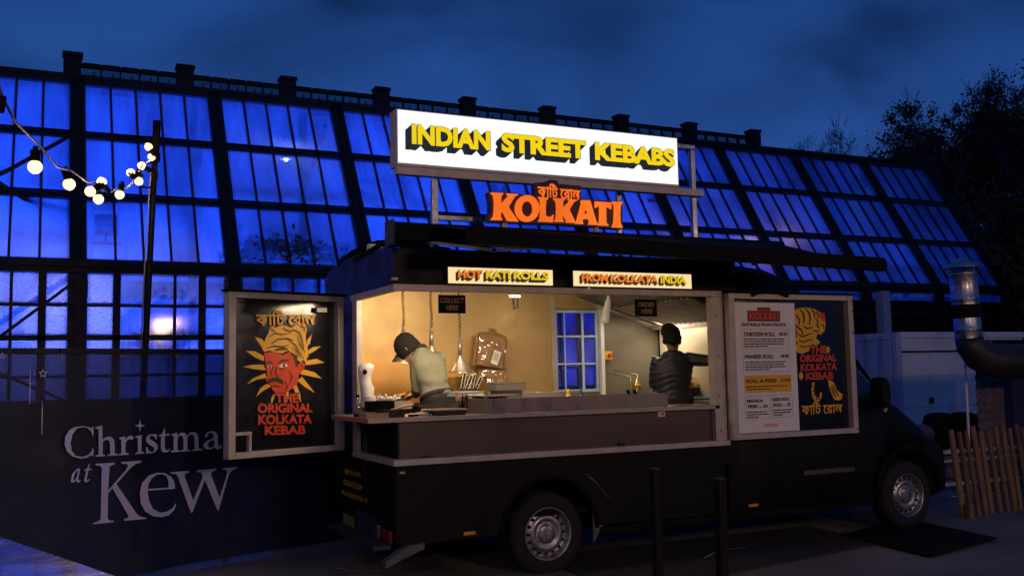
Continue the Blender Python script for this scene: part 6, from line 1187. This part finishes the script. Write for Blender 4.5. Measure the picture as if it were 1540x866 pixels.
# ================================================================== RIGHT: fence, container, flue, stall
FT = thing('picket_fence', 'leaning chestnut picket fence right of the truck nose', 'fence', (9.2,7.2,0))
pk = random.Random(11)
for i in range(25):
    x = 8.53+i*.117+pk.uniform(-.01,.01); h = .90+pk.uniform(-.03,.03); w = .052+pk.uniform(-.008,.01); ln = .115+pk.uniform(-.015,.015)
    a = V((x+ln,7.20+.02*i*.2,0)); b = V((x,7.20+.02*i*.2,h)); mb = MB(); m_ = a.lerp(b,.5)+V((pk.uniform(-.008,.008),0,0))
    sd = V((1,0,.1)).normalized(); R = [[p+sd*(s1*w/2*k)+V((0,s2*.012,0)) for s1, s2 in ((-1,-1),(1,-1),(1.05,1),(-1.05,1))] for p, k in ((a,1.0),(m_,1.08),(b-V((0,0,.02)),.95),(b,.6))]
    mb.rings(R, smooth=False); obj('picket', mb, M['wood'], FT)
for z in (.22,.70):
    obj('wire', MB().tube([(8.5,7.225,z),(9.4,7.24,z-.02),(10.4,7.26,z),(11.4,7.28,z)], .005, 5), M['galv'], FT)
obj('peg', MB().box(8.62,8.68,7.10,7.16,0,.14), M['wood'], FT)
# pale cold store container
CT = thing('shipping_container', 'pale blue lit storage container with door rods behind the truck nose', 'container', (15.5,14.2,0))
cx0, cy0, cx1, cy1, cz1 = 14.1, 13.0, 17.6, 15.2, 2.17
obj('body', MB().box(cx0+.02,cx1,cy0+.02,cy1,.15,cz1-.02), M['container'], CT)
obj('frame_post', MB().box(cx0-.02,cx0+.10,cy0-.03,cy0+.08,.1,cz1), M['container_door'], CT, bevel=.01)
obj('top_rail', MB().box(cx0+.101,cx1,cy0-.02,cy0+.05,cz1-.10,cz1+.01), M['container'], CT, bevel=.01)
for i in range(5):
    x = cx0+.11+i*.68; 
    for z0_, z1_ in ((.2,.78),(.785,1.36),(1.365,1.80)): obj('side_panel', MB().box(x,x+.673,cy0-.012,cy0+.02,z0_,z1_-.006), M['container'], CT, bevel=.006)
obj('door_header', MB().box(cx0-.03,cx0+.02,cy0+.1,cy1,cz1-.13,cz1), M['container_door'], CT, bevel=.005)
for y0_, y1_ in ((cy0+.11,cy0+1.02),(cy0+1.03,cy1)):
    d_ = obj('door', MB().box(cx0-.02,cx0+.02,y0_,y1_,.2,cz1-.14), M['container_door'], CT, bevel=.008)
    for k_ in (.25,.65): obj('locking_rod', MB().cyl((cx0-.05,y0_+(y1_-y0_)*k_,.2),(cx0-.05,y0_+(y1_-y0_)*k_,cz1-.04),.016,n=8), M['galv'], d_)
    obj('latch_bar', MB().box(cx0-.05,cx0-.025,y0_+.15,y1_-.2,1.12,1.17), M['dark_frame'], d_)
obj('exit_tag', MB().box(16.05,16.25,cy0-.03,cy0-.014,1.62,1.74), mat('small_green_tag',(.03,.16,.06),.4), CT)
obj('black_line', MB().box(cx0+.1,cx1,cy0-.05,cy0-.024,1.80,1.83), M['black_matt'], CT)
obj('hatch_knob', MB().box(14.86,14.94,cy0-.05,cy0-.012,.86,.96), M['black_matt'], CT)
# flue with cowl and dark elbow
fc_ = V((9.84,7.97,0)); FU = thing('flue_pipe', 'galvanised chimney flue with a conical cowl and a dark elbow', 'chimney', tuple(fc_))
tilt = V((-.035,.01,1)).normalized(); b0 = V((9.86,8.0,1.88))
P_ = lambda h: b0+tilt*h
obj('cowl', MB().lathe([(.0,.965),(.06,.945),(.225,.845),(.225,.835),(.12,.87)], b0, 32, tilt), M['galv'], FU)
for k_ in range(3): a = 2*pi*k_/3+.6; obj('cowl_strut', MB().bar(P_(.74)+V((.15*math.cos(a),.15*math.sin(a),0)), P_(.86)+V((.15*math.cos(a),.15*math.sin(a),0)), .02,.01), M['galv'], FU)
obj('pipe', MB().lathe([(.155,.40),(.155,.46),(.158,.465),(.155,.47),(.155,.76),(.158,.765),(.155,.77),(.155,.80),(.145,.80),(.145,.42)], b0, 32, tilt), M['galv'], FU)
obj('black_band', MB().lathe([(.162,.24),(.166,.25),(.166,.39),(.162,.40),(.15,.40),(.15,.24)], b0, 32, tilt), M['black_matt'], FU)
obj('pipe', MB().lathe([(.150,.0),(.150,.10),(.153,.105),(.150,.11),(.150,.24)], b0, 32, tilt), M['galv'], FU)
el = [P_(.02), P_(-.08)+V((.02,0,0)), P_(-.20)+V((.12,-.02,0)), P_(-.27)+V((.30,-.05,0)), P_(-.28)+V((.6,-.10,0)), P_(-.28)+V((1.3,-.2,0))]
obj('elbow', MB().tube(el, [.155,.165,.185,.205,.21,.21], 20), mat('dark_sleeve',(.03,.028,.03),.45,.3,.2,5,bump=.3), FU)
obj('wire_stay', MB().tube([P_(.36)+V((.15,0,0)), P_(.1)+V((.22,0,0)), P_(-.08)+V((.35,-.05,0))], .006, 5), M['alu'], FU)
obj('stove', MB().box(10.9,11.5,7.4,8.0,0,1.75), M['black_matt'], FU, bevel=.02)
# stall curtain with gathered edge
pu = mat('purple_grey_tarpaulin', (.13,.10,.15), .6, 0, .25, 6, bump=.4, bscale=6, bdist=.03)
ST = thing('stall_curtain', 'purple grey tarpaulin stall side with a gathered ruffled edge behind the pickets', 'stall', (11.4,8.8,0))
mb = MB(); NX, NZ2 = 24, 60
for j in range(NZ2+1):
    for i in range(NX+1):
        u = i/NX; z = 1.75*j/NZ2; x = 10.83+.36*u; y = 8.72-.12*u + .013*math.sin(z*55+3*noise.noise(V((u*3,z*2,0))))*(1-.3*u) + .025*math.sin(u*22)
        mb.v.append((x,y,z))
for j in range(NZ2):
    for i in range(NX): k = j*(NX+1)+i; mb.f.append((k,k+1,k+NX+2,k+NX+1)); mb.sm.append(True)
obj('ruffled_edge', mb, pu, ST)
obj('side_wall', MB().box(11.19,14.5,8.70,8.74,.0,1.80), mat('dark_purple_sheet',(.045,.035,.06),.7,0,.2,2,bump=.3), ST); obj('roof_edge', MB().box(11.0,14.5,8.6,8.8,1.80,1.88), M['black_matt'], ST)
t = thing('thin_pole', 'thin pale blue lit pole standing beside the tarpaulin', 'pole', (10.33,8.47,0)); obj('pole', MB().cyl((10.36,8.5,0),(10.27,8.40,1.76),.016,n=8), M['white_paint'], t); obj('arm', MB().cyl((10.27,8.40,1.76),(10.40,8.34,1.74),.012,n=8), M['white_paint'], t)
for i, (u, lb) in enumerate((((10.82,9.32),'black rounded covered drum, the left of a touching pair'),((11.15,9.22),'black rounded covered drum, the right of a touching pair'))):
    t = thing('covered_drum', lb, 'drum', (u[0],u[1],0), 'black covered drums'); x, y = u
    R = []
    for z, r in ((.0,.20),(.5,.19),(.62,.205),(.80,.205),(.90,.175),(.93,.11),(.94,.01)): R.append([V((x+r*(1+.03*math.sin(4*a+z*5))*math.cos(a), y+r*math.sin(a), z)) for a in [2*pi*k/24 for k in range(24)]])
    obj('cover', MB().rings(R), M['black_matt'], t)
t = thing('crowd_barrier', 'low pale slatted trestle behind the pickets', 'barrier', (10.4,8.4,0))
for z, h, m_ in ((.50,.045,M['white_paint']),(.40,.03,M['white_paint']),(.12,.04,M['white_paint']),(.36,.02,M['galv']),(.20,.02,M['galv'])): obj('slat', MB().box(9.35,11.6,8.40,8.43,z,z+h), m_, t)
obj('panel', MB().box(9.35,11.6,8.436,8.45,.16,.47), mat('dull_grey_board',(.14,.14,.16),.7), t)
for x in (9.5,10.6,11.5): obj('leg', MB().box(x-.02,x+.02,8.45,8.50,0,.54), M['galv'], t)
for i, x in enumerate((9.72,9.98,10.22)):
    pass

# ================================================================== TREES
def tree(label, base, H, Rc, seed, nleaf, dep=6, leaf=.07, rx=.2, spread=.72):
    """limbs grown by forking, then brought to height H and crown radius Rc; leaves sit on the twigs"""
    rn = random.Random(seed); t = thing('tree', label, 'tree', base, 'trees beyond the glasshouse'); mb = MB(); allp = []
    def br(p, d, L, r, k):
        P = [p]; dd = V(d)
        for i in range(3):
            dd = (dd + V((rn.uniform(-1,1),rn.uniform(-1,1),rn.uniform(-.5,.8)))*.16).normalized(); P.append(P[-1]+dd*(L/3))
        mb.tube(P, [max(.012, r*(1-.13*i)) for i in range(4)], 6 if k > 3 else 3, cap=False)
        if k <= 2: allp.extend(P[1:])
        if k == 0: return
        m = rn.choice((2,3,3)) if k > 1 else 3
        for j in range(m):
            ax = V((rn.uniform(-1,1),rn.uniform(-1,1),rn.uniform(-.5,.7)))*spread
            br(P[-1], (dd*.9+ax).normalized(), L*rn.uniform(.62,.86), r*.62, k-1)
        if k > 1 and rn.random() < .8: br(P[1], (dd*.5+V((rn.uniform(-1,1),rn.uniform(-1,1),.1))*spread).normalized(), L*.6, r*.45, k-2)
    br(V((0,0,0)), V((0,0,1)), 3.0, .26, dep)
    zs = max(p.z for p in allp); rs = sorted(math.hypot(p.x,p.y) for p in allp)[int(len(allp)*.93)]
    kz, kr = H/zs, Rc/rs; B = V(base)
    f = lambda p: (B.x+p[0]*kr, B.y+p[1]*kr, B.z+p[2]*kz)
    mb.v = [f(p) for p in mb.v]; obj('trunk', mb, M['bark'], t)
    lf = MB(); cl = [rn.random() for _ in range(64)]
    for i in range(nleaf):
        q = rn.choice(allp)
        if math.hypot(q.x,q.y) > rs*1.12 or (q.z > zs*.93 and rn.random() < .6): continue
        if cl[int((math.atan2(q.y,q.x)+pi)*3+q.z*1.5) % 64] < .22: continue      # gaps in the crown
        p = V(f(q)) + V((rn.uniform(-1,1),rn.uniform(-1,1),rn.uniform(-1,1)))*rx
        a = V((rn.uniform(-1,1),rn.uniform(-1,1),rn.uniform(-1,1))).normalized(); b = a.cross(V((rn.uniform(-1,1),rn.uniform(-1,1),rn.uniform(-1,1)))).normalized(); s = leaf*rn.uniform(.5,1.4)
        lf.add([p-a*s, p+b*s*.5, p+a*s, p-b*s*.5], [(0,1,2,3)])
    obj('crown', lf, M['leaf_dark'], t)
tree('tall rounded leafy tree, highest left of the frame edge, above the end of the glasshouse', (40.5,32.6,0), 15.6, 4.2, 21, 30000, 7, .075)
tree('leafy shoulder tree just left of and below the tall rounded tree', (38.3,34.4,0), 13.4, 3.4, 22, 20000, 6, .08, .3)
tree('half bare tree with blue sky between its twigs, right of the tall rounded tree', (38.9,28.6,0), 13.2, 4.0, 23, 9000, 7, .06)
tree('bare branched tree cut by the right edge of the frame', (45.6,31.8,0), 16.2, 5.2, 34, 7000, 7, .07)
tree('distant fine twigged tree over the middle of the dark end roof', (52.8,53.0,0), 19.8, 4.6, 5, 5000, 7, .07)
tree('distant low tree between the fine twigged one and the leafy trees', (49.9,46.0,0), 16.4, 4.6, 9, 12000, 6, .10, .4)
tree('wispy far tree, smallest and leftmost on the skyline', (50.6,54.6,0), 18.4, 2.4, 17, 500, 6, .07)
tree('dark tree with drooping limbs close behind the flue', (32,24,0), 10.6, 4.4, 27, 26000, 6, .08, .45)
tree('dense dark tree behind the tarpaulin stall', (35,23.6,0), 12.4, 4.6, 31, 26000, 6, .08, .45)
hd = MB(); rn = random.Random(2)
for i in range(60000):
    u = rn.random(); p = V((23.5+26*u, 17.5+13*u+rn.gauss(0,1.0), min(1.8,abs(rn.gauss(0,1)))*1.6+ (rn.random()**.6)*4.0))
    a = V((rn.uniform(-1,1),rn.uniform(-1,1),rn.uniform(-1,1))).normalized(); b = a.cross(V((rn.uniform(-1,1),rn.uniform(-1,1),rn.uniform(-1,1)))).normalized(); s = .13*rn.uniform(.6,1.4); hd.add([p-a*s, p+b*s*.5, p+a*s, p-b*s*.5], [(0,1,2,3)])
props(obj('undergrowth', hd, M['leaf_dark']), 'unbroken dark undergrowth between the trees right of the glasshouse', 'bushes', kind='stuff')
